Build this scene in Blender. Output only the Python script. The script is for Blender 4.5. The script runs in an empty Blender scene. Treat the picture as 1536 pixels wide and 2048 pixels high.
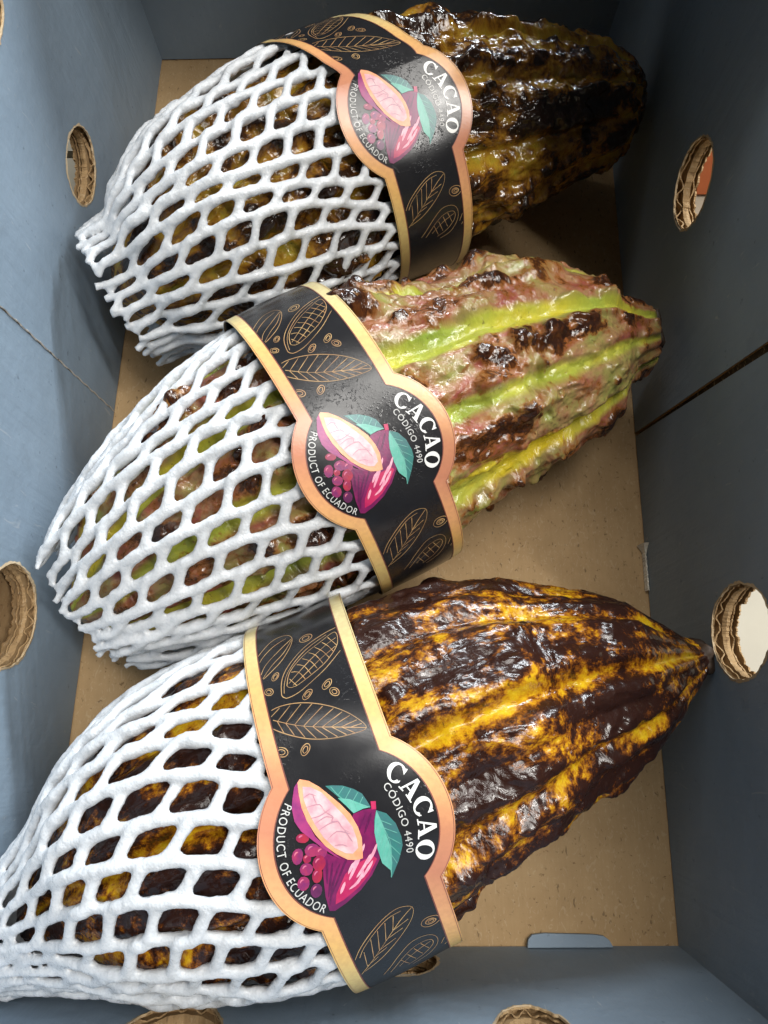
import bpy, bmesh, math, random
import numpy as np
from mathutils import Vector, Matrix
from mathutils.geometry import delaunay_2d_cdt

SC = bpy.context.scene
COL = SC.collection
random.seed(7)
RNG = np.random.default_rng(11)

# ------------------------------------------------------------------ camera
F_PX, TILT, CAM_H = 1400.0, math.radians(17.5), 0.265
cam_d = bpy.data.cameras.new('camera')
cam_d.sensor_fit = 'VERTICAL'
cam_d.sensor_height = 36.0
cam_d.lens = F_PX / 2048 * 36.0
cam_d.clip_start = 0.005
cam_d.clip_end = 50
cam = bpy.data.objects.new('camera', cam_d)
cam.location = (0, 0, CAM_H)
cam.rotation_euler = (TILT, 0, 0)
COL.objects.link(cam)
SC.camera = cam

# ------------------------------------------------------------------ light
world = bpy.data.worlds.new('World')
SC.world = world
world.use_nodes = True
world.node_tree.nodes['Background'].inputs[0].default_value = (1.0, 0.98, 0.94, 1)
world.node_tree.nodes['Background'].inputs[1].default_value = 0.03

def ceiling_or_fill_lamp(loc, ang, length, width, power, color):
    d = bpy.data.lights.new('ceiling_or_fill_lamp', 'AREA')
    d.shape = 'RECTANGLE'
    d.size, d.size_y = length, width
    d.energy = power
    d.color = color
    o = bpy.data.objects.new('ceiling_or_fill_lamp', d)
    o.location = loc
    o.rotation_euler = (0, 0, ang)
    COL.objects.link(o)
    return o
ceiling_or_fill_lamp((-0.40, 0.82, 1.55), math.radians(-41), 1.15, 0.045, 7.5, (1.0, 0.97, 0.92))
ceiling_or_fill_lamp((0.96, -0.36, 1.55), math.radians(-41), 1.15, 0.06, 24.0, (1.0, 0.97, 0.92))
ceiling_or_fill_lamp((0.36, 0.22, 1.58), math.radians(-41), 0.60, 0.60, 14.0, (1.0, 0.97, 0.92))  # fill panel added between the two tubes to brighten the box floor
ceiling_or_fill_lamp((1.00, 2.25, 1.50), math.radians(-41), 2.5, 0.10, 255.0, (0.88, 0.95, 1.0))

SC.view_settings.view_transform = 'Standard'
SC.view_settings.look = 'None'
SC.view_settings.exposure = 0.0
SC.view_settings.gamma = 1.0
SC.view_settings.use_curve_mapping = False

# ------------------------------------------------------------------ helpers
CAMV = np.array([0, 0, CAM_H])
def ray(px, py):
    u = (px - 768) / F_PX
    v = -(py - 1024) / F_PX
    c, s = math.cos(TILT), math.sin(TILT)
    return np.array([u, v * c + s, v * s - c])
def at(px, py, z=0.0):
    """measured photo position of a point known to lie at height z"""
    d = ray(px, py)
    return CAMV + d * (CAM_H - z) / -d[2]

def mesh_np(name, V, F, mats, parent=None, smooth=True, midx=None):
    V = np.asarray(V, np.float32)
    me = bpy.data.meshes.new(name)
    me.vertices.add(len(V))
    me.vertices.foreach_set('co', V.ravel())
    if isinstance(F, np.ndarray):
        n, k = F.shape
        me.loops.add(n * k)
        me.loops.foreach_set('vertex_index', F.astype(np.int32).ravel())
        me.polygons.add(n)
        me.polygons.foreach_set('loop_start', np.arange(0, n * k, k, dtype=np.int32))
    else:
        flat = [i for f in F for i in f]
        me.loops.add(len(flat))
        me.loops.foreach_set('vertex_index', np.array(flat, np.int32))
        me.polygons.add(len(F))
        st = np.cumsum([0] + [len(f) for f in F[:-1]]).astype(np.int32)
        me.polygons.foreach_set('loop_start', st)
    if not isinstance(mats, (list, tuple)):
        mats = [mats]
    for m in mats:
        me.materials.append(m)
    if midx is not None:
        me.polygons.foreach_set('material_index', np.asarray(midx, np.int32))
    me.update(calc_edges=True)
    me.validate()
    me.polygons.foreach_set('use_smooth', np.full(len(me.polygons), smooth, dtype=bool))
    o = bpy.data.objects.new(name, me)
    COL.objects.link(o)
    if parent is not None:
        o.parent = parent
    return o

def tag(o, label, cat, group=None, kind=None):
    o['label'] = label
    if cat: o['category'] = cat
    if group: o['group'] = group
    if kind: o['kind'] = kind
    return o

def empty(name, loc=(0, 0, 0)):
    o = bpy.data.objects.new(name, None)
    o.empty_display_size = 0.02
    o.location = loc
    COL.objects.link(o)
    return o

def add_attr(o, name, data):
    data = np.asarray(data, np.float32)
    if data.ndim == 1:
        a = o.data.attributes.new(name, 'FLOAT', 'POINT')
        a.data.foreach_set('value', data)
    else:
        a = o.data.attributes.new(name, 'FLOAT_VECTOR', 'POINT')
        a.data.foreach_set('vector', data.ravel())

def _h(ix, iy, iz, seed):
    n = (ix * 374761393 + iy * 668265263 + iz * 2147483647 + seed * 1274126177) & 0xFFFFFFFF
    n = ((n ^ (n >> 13)) * 1274126177) & 0xFFFFFFFF
    n = ((n ^ (n >> 16)) * 2246822519) & 0xFFFFFFFF
    return ((n ^ (n >> 15)) & 0xFFFF) / 65535.0
def vnoise(P, seed=0):
    P = np.asarray(P, float)
    I = np.floor(P).astype(np.int64)
    f = P - I
    f = f * f * f * (f * (f * 6 - 15) + 10)
    r = 0
    for dx in (0, 1):
        wx = f[:, 0] if dx else 1 - f[:, 0]
        for dy in (0, 1):
            wy = f[:, 1] if dy else 1 - f[:, 1]
            for dz in (0, 1):
                wz = f[:, 2] if dz else 1 - f[:, 2]
                r = r + wx * wy * wz * _h(I[:, 0] + dx, I[:, 1] + dy, I[:, 2] + dz, seed)
    return r * 2 - 1
def fbm(P, oct=4, seed=0, gain=0.5):
    r, a, tot = 0, 1.0, 0
    for i in range(oct):
        r = r + a * vnoise(P * (2.03 ** i) + 17.3 * i, seed + i)
        tot += a
        a *= gain
    return r / tot
def sstep(a, b, x):
    t = np.clip((x - a) / (b - a), 0, 1)
    return t * t * (3 - 2 * t)

def pchip(x, y, xi):
    x = np.asarray(x, float); y = np.asarray(y, float)
    h = np.diff(x); d = np.diff(y) / h
    m = np.zeros_like(y)
    for k in range(1, len(x) - 1):
        if d[k - 1] * d[k] > 0:
            w1, w2 = 2 * h[k] + h[k - 1], h[k] + 2 * h[k - 1]
            m[k] = (w1 + w2) / (w1 / d[k - 1] + w2 / d[k])
    m[0], m[-1] = d[0], d[-1]
    xi = np.clip(xi, x[0], x[-1])
    k = np.clip(np.searchsorted(x, xi) - 1, 0, len(h) - 1)
    t = (xi - x[k]) / h[k]
    return ((1 + 2 * t) * (1 - t) ** 2 * y[k] + t * (1 - t) ** 2 * h[k] * m[k]
            + t * t * (3 - 2 * t) * y[k + 1] + t * t * (t - 1) * h[k] * m[k + 1])

class Spine:
    """smooth centre line with an upright frame"""
    def __init__(s, pts):
        P = np.array([at(*p) for p in pts])
        P = np.vstack([2 * P[0] - P[1], P, 2 * P[-1] - P[-2]])
        out = []
        s.knots = [0.0]
        for i in range(1, len(P) - 2):
            p0, p1, p2, p3 = P[i - 1:i + 3]
            t = np.linspace(0, 1, 40, endpoint=False)[:, None]
            out.append(0.5 * (2 * p1 + (p2 - p0) * t + (2 * p0 - 5 * p1 + 4 * p2 - p3) * t ** 2 + (3 * p1 - p0 - 3 * p2 + p3) * t ** 3))
        out.append(P[-2][None])
        Q = np.vstack(out)
        for _ in range(40):
            Q[1:-1] = (Q[:-2] + 2 * Q[1:-1] + Q[2:]) / 4
        s.Q = Q
        L = np.concatenate([[0], np.cumsum(np.linalg.norm(np.diff(Q, axis=0), axis=1))])
        s.L = L
        s.knots = [L[min(40 * i, len(L) - 1)] for i in range(len(pts))]
    def pos(s, a):
        a = np.asarray(a, float)
        P = np.stack([np.interp(a, s.L, s.Q[:, k]) for k in range(3)], -1)
        d0 = (s.Q[1] - s.Q[0]) / np.linalg.norm(s.Q[1] - s.Q[0])
        d1 = (s.Q[-1] - s.Q[-2]) / np.linalg.norm(s.Q[-1] - s.Q[-2])
        P = P + np.minimum(a, 0)[..., None] * d0 + np.maximum(a - s.L[-1], 0)[..., None] * d1
        return P
    def frame(s, a):
        e = 0.004
        T = s.pos(a + e) - s.pos(a - e)
        T /= np.linalg.norm(T, axis=-1, keepdims=True)
        S = np.cross(np.array([0, 0, 1.0]), T)
        S /= np.linalg.norm(S, axis=-1, keepdims=True)
        U = np.cross(T, S)
        return s.pos(a), T, S, U
    def surf(s, a, ph, r):
        P, T, S, U = s.frame(a)
        return P + r[..., None] * (np.cos(ph)[..., None] * U + np.sin(ph)[..., None] * S)

def fill_poly(poly, holes=(), spacing=0.003, extra_grid=True):
    """triangulate a 2D outline with holes, boundary and inside resampled to the spacing"""
    def resample(p):
        p = np.asarray(p, float); out = []
        for i in range(len(p)):
            a, b = p[i], p[(i + 1) % len(p)]
            n = max(1, int(math.ceil(np.linalg.norm(b - a) / spacing)))
            for k in range(n): out.append(a + (b - a) * k / n)
        return np.array(out)
    def inside(p, q):
        x, y = q[:, 0], q[:, 1]
        r = np.zeros(len(q), bool)
        j = len(p) - 1
        for i in range(len(p)):
            c = ((p[i, 1] > y) != (p[j, 1] > y))
            den = (p[j, 1] - p[i, 1]) if p[j, 1] != p[i, 1] else 1e-12
            r ^= c & (x < (p[j, 0] - p[i, 0]) * (y - p[i, 1]) / den + p[i, 0])
            j = i
        return r
    loops = [resample(poly)] + [resample(h) for h in holes]
    V, E = [], []
    for l in loops:
        o = len(V)
        V += [tuple(p) for p in l]
        E += [(o + i, o + (i + 1) % len(l)) for i in range(len(l))]
    if extra_grid:
        mn, mx = loops[0].min(0), loops[0].max(0)
        gx = np.arange(mn[0] + spacing * .5, mx[0], spacing)
        gy = np.arange(mn[1] + spacing * .5, mx[1], spacing)
        if len(gx) and len(gy):
            G = np.stack(np.meshgrid(gx, gy), -1).reshape(-1, 2)
            ok = inside(loops[0], G)
            for h in loops[1:]: ok &= ~inside(h, G)
            G = G[ok]
            if len(G):
                B = np.vstack(loops)
                d = np.min(np.linalg.norm(G[:, None] - B[None], axis=2), axis=1) if len(G) * len(B) < 4e7 else np.full(len(G), 1)
                G = G[d > spacing * .4]
                V += [tuple(p) for p in G]
    vo, eo, fo, *_ = delaunay_2d_cdt([Vector(v) for v in V], E, [], 0, 1e-9)
    vo = np.array([tuple(v) for v in vo]); fo = np.array([tuple(f) for f in fo if len(f) == 3])
    cen = vo[fo].mean(1)
    ok = inside(loops[0], cen)
    for h in loops[1:]: ok &= ~inside(h, cen)
    e1, e2 = vo[fo[:, 1]] - vo[fo[:, 0]], vo[fo[:, 2]] - vo[fo[:, 0]]
    ok &= np.abs(e1[:, 0] * e2[:, 1] - e1[:, 1] * e2[:, 0]) > 4e-3 * spacing * spacing
    return vo, fo[ok], loops

# ------------------------------------------------------------------ node helper
class NT:
    def __init__(s, name):
        s.m = bpy.data.materials.new(name)
        s.m.use_nodes = True
        s.t = s.m.node_tree
        s.p = s.t.nodes['Principled BSDF']
        s.out = s.t.nodes['Material Output']
    def n(s, typ, **kw):
        nd = s.t.nodes.new(typ)
        for k, v in kw.items():
            if k.startswith('i_'):
                key = k[2:]
                key = int(key) if key.isdigit() else key.replace('_', ' ')
                s.set(nd.inputs[key], v)
            else: setattr(nd, k, v)
        return nd
    def set(s, inp, v):
        if isinstance(v, bpy.types.NodeSocket): s.t.links.new(v, inp)
        else:
            if isinstance(v, (tuple, list)) and len(v) == 3 and inp.type == 'RGBA': v = (*v, 1)
            inp.default_value = v
    def math(s, op, a, b=0.0, clamp=False):
        nd = s.n('ShaderNodeMath', operation=op, use_clamp=clamp)
        s.set(nd.inputs[0], a); s.set(nd.inputs[1], b)
        return nd.outputs[0]
    def noise(s, vec, scale, detail=4, rough=.55, dist=0.0):
        nd = s.n('ShaderNodeTexNoise')
        if vec is not None: s.set(nd.inputs['Vector'], vec)
        nd.inputs['Scale'].default_value = scale
        nd.inputs['Detail'].default_value = detail
        nd.inputs['Roughness'].default_value = rough
        nd.inputs['Distortion'].default_value = dist
        return nd.outputs[0]
    def ramp(s, fac, stops, interp='LINEAR'):
        nd = s.n('ShaderNodeValToRGB')
        cr = nd.color_ramp
        cr.interpolation = interp
        while len(cr.elements) < len(stops): cr.elements.new(0.5)
        for e, (p, c) in zip(cr.elements, stops):
            e.position = p
            e.color = (*c, 1) if len(c) == 3 else c
        s.set(nd.inputs[0], fac)
        return nd.outputs[0]
    def mix(s, fac, a, b, blend='MIX'):
        nd = s.n('ShaderNodeMix', data_type='RGBA', blend_type=blend)
        s.set(nd.inputs[0], fac); s.set(nd.inputs[6], a); s.set(nd.inputs[7], b)
        return nd.outputs[2]
    def mapr(s, v, a, b, c=0.0, d=1.0):
        nd = s.n('ShaderNodeMapRange')
        s.set(nd.inputs[0], v)
        for k, x in zip((1, 2, 3, 4), (a, b, c, d)): nd.inputs[k].default_value = x
        return nd.outputs[0]
    def attr(s, name, vec=False):
        nd = s.n('ShaderNodeAttribute', attribute_name=name)
        return nd.outputs['Vector'] if vec else nd.outputs['Fac']
    def scalev(s, v, sc):
        nd = s.n('ShaderNodeVectorMath', operation='MULTIPLY')
        s.set(nd.inputs[0], v); nd.inputs[1].default_value = sc
        return nd.outputs[0]
    def obj(s):
        return s.n('ShaderNodeTexCoord').outputs['Object']
    def bump(s, h, strength=.3, dist=.001, normal=None):
        nd = s.n('ShaderNodeBump')
        nd.inputs['Strength'].default_value = strength
        nd.inputs['Distance'].default_value = dist
        s.set(nd.inputs['Height'], h)
        if normal is not None: s.set(nd.inputs['Normal'], normal)
        return nd.outputs[0]
    def fin(s, color=None, rough=None, normal=None, spec=None, coat=None, coat_rough=None):
        if color is not None: s.set(s.p.inputs['Base Color'], color)
        if rough is not None: s.set(s.p.inputs['Roughness'], rough)
        if normal is not None: s.set(s.p.inputs['Normal'], normal)
        if spec is not None: s.set(s.p.inputs['Specular IOR Level'], spec)
        if coat is not None: s.set(s.p.inputs['Coat Weight'], coat)
        if coat_rough is not None: s.set(s.p.inputs['Coat Roughness'], coat_rough)
        return s.m

def flat_print(name, color, color2=None, rough=.3, scale=900, metal=0.0):
    t = NT(name)
    v = t.obj()
    c = t.mix(t.mapr(t.noise(v, scale, 3), .35, .65), color, color2 or tuple(x * .8 for x in color))
    t.p.inputs['Metallic'].default_value = metal
    return t.fin(c, rough, t.bump(t.noise(v, 2500, 2), .08, .0003))
# ------------------------------------------------------------------ materials of the box
def board_print():
    t = NT('grey_blue_printed_board')
    v = t.obj()
    c = t.mix(t.mapr(t.noise(v, 22, 5, .6), .3, .7), (.198, .260, .328), (.236, .304, .376))
    speck = t.mapr(t.noise(v, 520, 3, .7), .64, .72)
    c = t.mix(t.math('MULTIPLY', speck, .35), c, (.30, .33, .36))
    dk = t.mapr(t.noise(v, 330, 2, .6), .70, .78)
    c = t.mix(t.math('MULTIPLY', dk, .5), c, (.05, .06, .07))
    sc = t.mapr(t.noise(t.scalev(v, (1, 1, .25)), 160, 3, .75, 1.5), .66, .70)
    c = t.mix(t.math('MULTIPLY', sc, .45), c, (.38, .41, .44))
    worn = t.mapr(t.noise(v, 38, 4, .7), .60, .75)
    c = t.mix(t.math('MULTIPLY', worn, .25), c, (.12, .145, .17))
    fl = t.noise(t.scalev(v, (1, 1, .012)), 330, 2, .5)
    hh = t.math('ADD', t.math('MULTIPLY', t.noise(v, 130, 5, .65), .8), t.math('MULTIPLY', fl, .5))
    n = t.bump(hh, .55, .0008)
    return t.fin(c, .58, n, spec=.3)
def kraft(name, a=(.50, .34, .178), b=(.41, .268, .132), dirn=(60, 1, 60)):
    t = NT(name)
    v = t.obj()
    c = t.mix(t.mapr(t.noise(v, 45, 6, .65), .3, .7), a, b)
    fib = t.mapr(t.noise(t.scalev(v, dirn), 12, 3, .6), .42, .6)
    c = t.mix(t.math('MULTIPLY', fib, .10), c, tuple(x * .7 for x in b))
    fk = t.mapr(t.noise(t.scalev(v, (1, .5, 1)), 480, 2, .5, 2.5), .60, .66)
    c = t.mix(t.math('MULTIPLY', fk, .30), c, (.62, .49, .33))
    st = t.mapr(t.noise(v, 16, 4, .6), .5, .72)
    c = t.mix(t.math('MULTIPLY', st, .22), c, (.30, .20, .10))
    sp = t.mapr(t.noise(v, 420, 3, .7), .62, .70)
    c = t.mix(t.math('MULTIPLY', sp, .7), c, (.15, .085, .04))
    sp2 = t.mapr(t.noise(t.scalev(v, (1, .4, 1)), 520, 2, .6), .66, .71)
    c = t.mix(t.math('MULTIPLY', sp2, .5), c, (.05, .03, .018))
    n = t.bump(t.math('ADD', t.noise(v, 260, 4, .6), t.math('MULTIPLY', t.noise(t.scalev(v, (1, .015, 1)), 240, 1), .6)), .25, .0006)
    return t.fin(c, .8, n, spec=.2)
M_BOARD = board_print()
M_KRAFT = kraft('kraft_board')
M_RIM = kraft('kraft_cut_edge', (.46, .31, .16), (.30, .19, .09), (1, 1, 1))
M_RIMLIGHT = kraft('torn_paper_edge', (.62, .50, .34), (.45, .33, .19), (1, 1, 1))

# ------------------------------------------------------------------ the box
box = tag(empty('cardboard_box', (0, 0.126, 0)), 'open grey-blue printed cardboard box with kraft bottom and round vent holes', 'box')
BASE = np.array([0, 0.126, 0])
BL, BR, FR, FL = at(325, 122), at(1205, 105), at(1355, 1890), at(85, 1895)
BL[2] = BR[2] = FR[2] = FL[2] = 0
def bmesh_part(name, V, F, mat, parent, smooth=False, off=BASE):
    return mesh_np(name, np.asarray(V) - off, F, mat, parent, smooth)

# bottom
vo, fo, _ = fill_poly(np.array([BL[:2] + (-.004, .004), BR[:2] + (.004, .004), FR[:2] + (.004, -.004), FL[:2] + (-.004, -.004)]), spacing=.02)
V = np.c_[vo, np.zeros(len(vo))]
n = len(V)
V2 = np.vstack([V, V - (0, 0, .004)])
fo = np.array([f if np.cross(vo[f[1]] - vo[f[0]], vo[f[2]] - vo[f[0]]) > 0 else f[::-1] for f in fo])
bmesh_part('bottom_panel', V2, np.vstack([fo, fo[:, ::-1] + n]), M_KRAFT, box)

TH = 0.0076
class Wall:
    def __init__(s, a, b, lean, height):
        s.a, s.b = a, b
        s.L = np.linalg.norm(b - a)
        s.d = (b - a) / s.L
        s.n = np.array([s.d[1], -s.d[0], 0])            # outward: to the right of a->b
        s.up = np.array([0, 0, 1.0]) + s.n * lean
        s.nn = np.cross(s.d, s.up); s.nn /= np.linalg.norm(s.nn)
        if s.nn @ s.n < 0: s.nn = -s.nn
        s.h = height
    def p(s, sh, depth=0.0):
        sh = np.atleast_2d(sh)
        return s.a + sh[:, :1] * s.d + sh[:, 1:2] * s.up + s.nn * (depth if np.isscalar(depth) else np.asarray(depth)[:, None])
    def hit(s, px, py):
        r = ray(px, py)
        k = ((s.a - CAMV) @ s.nn) / (r @ s.nn)
        P = CAMV + r * k - s.a
        h = P[2]
        return np.array([(P - s.up * h) @ s.d, h])

WH = 0.135
W_R = Wall(FR, BR, 0.02, WH)      # right: runs front to back, outward +x
W_L = Wall(BL, FL, 0.03, WH)      # left: back to front, outward -x
W_B = Wall(BR, BL, 0.0, WH)
W_F = Wall(FL, FR, 0.05, WH)

def hole_ring(w, px, py, x0, x1, y0, y1, seed, n=56):
    """outline of a vent hole from the photo extents of its rim"""
    c = w.hit(px, py)
    pts = [w.hit(x0, py), w.hit(x1, py), w.hit(px, y0), w.hit(px, y1)]
    rs = max(abs(q[0] - c[0]) for q in pts); rh = max(abs(q[1] - c[1]) for q in pts)
    return c, rs, rh
def hole_poly(c, rs, rh, seed, n=72):
    rg = np.random.default_rng(seed)
    t = np.linspace(0, 2 * np.pi, n, endpoint=False)
    wob = 1 + .012 * np.sin(3 * t + seed) + .008 * np.sin(7 * t + 2 * seed) + rg.normal(0, .009, n)
    return np.c_[c[0] + rs * np.cos(t) * wob, c[1] + rh * np.sin(t) * wob]

def panel(name, w, s0, s1, holes, bend=None, e0=0.0, e1=0.0):
    """one wall panel of double-wall board between s0 and s1 with holes (c, rs, rh, seed)"""
    polys = [hole_poly(*h) for h in holes]
    h1 = w.h
    h0 = 0.0008
    outline = np.array([(s0, h0), (s1, h0), (s1 + e1 * h1, h1), (s0 - e0 * h1, h1)])
    clip = [p for p in polys]
    vo, fo, loops = fill_poly(outline, clip, spacing=.012)
    B = (lambda q: bend(q)) if bend else (lambda q: np.zeros(len(q)))
    inner = w.p(vo, B(vo))
    outer = w.p(vo, B(vo) + TH)
    # orientation
    f0 = fo[0]
    nrm = np.cross(inner[f0[1]] - inner[f0[0]], inner[f0[2]] - inner[f0[0]])
    ok = []
    for f in fo:
        nr = np.cross(inner[f[1]] - inner[f[0]], inner[f[2]] - inner[f[0]])
        ok.append(f if nr @ w.nn < 0 else f[::-1])
    fo = np.array(ok)
    o = bmesh_part(name, inner, fo, M_BOARD, box)
    # outer liner and outside edges
    N = len(vo)
    V = np.vstack([outer]); F = [tuple(f[::-1]) for f in fo]
    ol = loops[0]; k = len(ol)
    e_in = w.p(ol, B(ol) + .0002); e_out = w.p(ol, B(ol) + TH)
    b0 = len(V)
    V = np.vstack([V, e_in, e_out])
    for i in range(k):
        j = (i + 1) % k
        F.append((b0 + i, b0 + j, b0 + k + j, b0 + k + i))
    bmesh_part('outer_liner', V, F, M_KRAFT, o, off=BASE)
    # cut edges of the holes: three liners, two fluted cores
    for hi, (h, pl) in enumerate(zip(holes, polys)):
        c = np.array(h[0])
        t = np.linspace(0, 2 * np.pi, 240, endpoint=False)
        rad0 = hole_poly(h[0], h[1], h[2], h[3])
        m = len(rad0)
        idx = np.arange(240) / 240 * m
        i0 = idx.astype(int); fr = idx - i0
        ring = rad0[i0 % m] * (1 - fr)[:, None] + rad0[(i0 + 1) % m] * fr[:, None]
        dirv = ring - c
        dl = np.linalg.norm(dirv, axis=1, keepdims=True)
        dirv = dirv / dl
        rg = np.random.default_rng(h[3] + 50)
        jag = np.convolve(rg.normal(0, 1, 244), np.ones(5) / 5, 'valid')
        prof = [(.0001, -.00015, 0), (.0006, -.0002, 0), (.0006, .0024, 1), (.0036, .0024, 1), (.0036, -.0004, 0), (.0048, -.0007, 2), (.0064, -.0005, 2),
                (.0064, .0018, 1), (.0087, .0018, 1), (.0087, -.0009, 3), (.0096, -.0006, 3)]
        prof = [(d_ * .8, o_, c_) for d_, o_, c_ in prof]
        VV, FF = [], []
        for (dep, off, cav) in prof:
            off_ = off + (.0003 * jag if cav == 1 else (.0003, 0, .0004, .0011)[cav] * jag + .0006 * vnoise(np.c_[ring * 160, np.full(240, dep * 3e3)], h[3]))
            q = ring + dirv * (np.asarray(off_).reshape(-1, 1) if not np.isscalar(off_) else off_)
            VV.append(w.p(q, B(q) + dep))
        VV = np.vstack(VV)
        for r in range(len(prof) - 1):
            for i in range(240):
                j = (i + 1) % 240
                FF.append((r * 240 + i, r * 240 + j, (r + 1) * 240 + j, (r + 1) * 240 + i))
        ce = bmesh_part('cut_edge', VV, FF, M_RIM, o)
        # flutes
        VV, FF = [], []
        for (mid, amp, pit, ph) in ((.00168, .00104, .0064, 0.3), (.0060, .0007, .0085, 1.9)):
            nz = np.c_[ring * 110, np.full(240, mid * 1e4)]
            dep = mid + amp * np.clip(.55 + .9 * vnoise(nz * .8, h[3]), .08, 1.05) * np.sin(2 * np.pi * ring[:, 0] / pit + ph + 2.6 * vnoise(nz, h[3] + 9)) + .00025 * vnoise(nz * 6, 4)
            b = len(VV)
            for (do, ro) in ((-.00022, .0022), (-.00022, -.0001), (.00022, -.0001), (.00022, .0022)):
                q = ring + dirv * (ro + .0004 * jag[:, None] * (ro < 0))
                VV += list(w.p(q, B(q) + dep + do))
            for r in range(3):
                for i in range(240):
                    j = (i + 1) % 240
                    FF.append((b + r * 240 + i, b + r * 240 + j, b + (r + 1) * 240 + j, b + (r + 1) * 240 + i))
        bmesh_part('flute', np.array(VV), FF, M_RIM, o)
        # torn lip of pale paper round the rim on the printed face
        a0 = ring - dirv * .0001
        a1 = ring + dirv * (.0004 + .0005 * np.clip(jag[:, None] + .3, 0, 1.2))
        VV = np.vstack([w.p(a0, B(a0) - .00025), w.p(a1, B(a1) - .00012), w.p(a0, B(a0) + .0004)])
        FF = []
        for i in range(240):
            j = (i + 1) % 240
            FF += [(i, j, 240 + j, 240 + i), (i, 480 + i, 480 + j, j)]
        bmesh_part('torn_lip', VV, FF, M_RIMLIGHT, o)
    return o

def H(w, px, py, x0, x1, y0, y1, seed, hmin=None):
    c, rs, rh = hole_ring(w, px, py, x0, x1, y0, y1, seed)
    return (tuple(c), rs, rh, seed)

# right wall: two panels with an open slit between them
sR = W_R.hit(1270, 870)[0]
q_ = W_R.hit(1536, 692); eR = (q_[0] - sR) / q_[1]
hr_top = H(W_R, 1388, 368, 1344, 1431, 296, 444, 3)
hr_low = H(W_R, 1480, 1262, 1424, 1536, 1164, 1358, 4)
panel('side_panel', W_R, -.004, sR - .0008, [hr_low], bend=lambda q: .0006 * np.sin(q[:, 0] * 60) * q[:, 1] / .1, e0=.05, e1=eR - .011)
panel('side_panel', W_R, sR + .0008, W_R.L + .004, [hr_top], bend=lambda q: .0008 * np.sin(q[:, 0] * 40 + 1) * q[:, 1] / .1, e0=-eR - .011)
q = np.array([(sR - .012, .001), (sR + .012, .001), (sR + .012 + eR * WH, WH - .004), (sR - .012 + eR * WH, WH - .004)])
bmesh_part('slit_shade_strip', np.vstack([W_R.p(q, .0016), W_R.p(q, .0040)]), [(0, 1, 2, 3), (7, 6, 5, 4), (0, 4, 5, 1), (1, 5, 6, 2), (2, 6, 7, 3), (3, 7, 4, 0)], kraft('slit_shade', (.045, .032, .020), (.030, .021, .014)), box)  # near-black strip set in the slit, its colour standing in for shade

# left wall: two panels butted, a torn pale seam between, softly bowed near the back corner
sL = W_L.hit(240, 835)[0]
q_ = W_L.hit(0, 612); eL = (q_[0] - sL) / q_[1]
hl_top = H(W_L, 163, 332, 134, 196, 252, 416, 5)
hl_low = H(W_L, 20, 1232, -32, 72, 1124, 1341, 6)
hl_far = H(W_L, -22, 25, -56, 12, -60, 100, 8)
bowL = lambda q: .0022 * np.exp(-((q[:, 0] - .035) / .018) ** 2) * sstep(0, .06, q[:, 1]) - .0015 * np.exp(-((q[:, 0] - .075) / .02) ** 2) * sstep(0, .06, q[:, 1])
panel('side_panel', W_L, -.004, sL - .0002, [hl_far, hl_top], bend=bowL, e1=eL)
panel('side_panel', W_L, sL + .0002, W_L.L + .004, [hl_low], bend=lambda q: .0006 * np.sin(q[:, 0] * 45) * q[:, 1] / .1, e0=-eL, e1=.05)
q = np.array([(hl_low[0][0] - .034, .002), (hl_low[0][0] + .024, .002), (hl_low[0][0] + .024, .115), (hl_low[0][0] - .034, .115)])
bmesh_part('outer_flap', np.vstack([W_L.p(q, TH + .0035), W_L.p(q, TH + .007)]), [(0, 1, 2, 3), (7, 6, 5, 4), (0, 4, 5, 1), (1, 5, 6, 2), (2, 6, 7, 3), (3, 7, 4, 0)], M_RIM, box)
VV, FF = [], []
hh = np.linspace(.001, WH - .002, 160)
rg = np.random.default_rng(2)
for i, h in enumerate(hh):
    wv = .00018 + .00022 * rg.random()
    dx = .00018 * math.sin(h * 900)
    VV += list(W_L.p(np.array([(sL - wv + dx + eL * h, h), (sL + dx + eL * h, h), (sL + wv + dx + eL * h, h)]), np.array([-.0001, -.0004, -.0001])))
    if i:
        a = 3 * (i - 1)
        FF += [(a, a + 1, a + 4, a + 3), (a + 1, a + 2, a + 5, a + 4)]
bmesh_part('torn_seam', np.array(VV), FF, kraft('pale_torn_seam', (.62, .58, .52), (.45, .42, .38), (1, 1, 1)), box)

panel('end_panel', W_B, -.003, W_B.L + .003, [], e0=.02, e1=.03)
hf1 = H(W_F, 325, 2085, 214, 432, 2002, 2170, 7)
hf2 = H(W_F, 1085, 2095, 996, 1176, 2012, 2180, 9)
hf3 = H(W_F, 800, 1922, 725, 872, 1893, 1952, 10)
panel('end_panel', W_F, -.003, W_F.L + .003, [hf1, hf2, hf3], bend=lambda q: .0007 * np.sin(q[:, 0] * 38) * q[:, 1] / .1, e0=.03, e1=.02)

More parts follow.
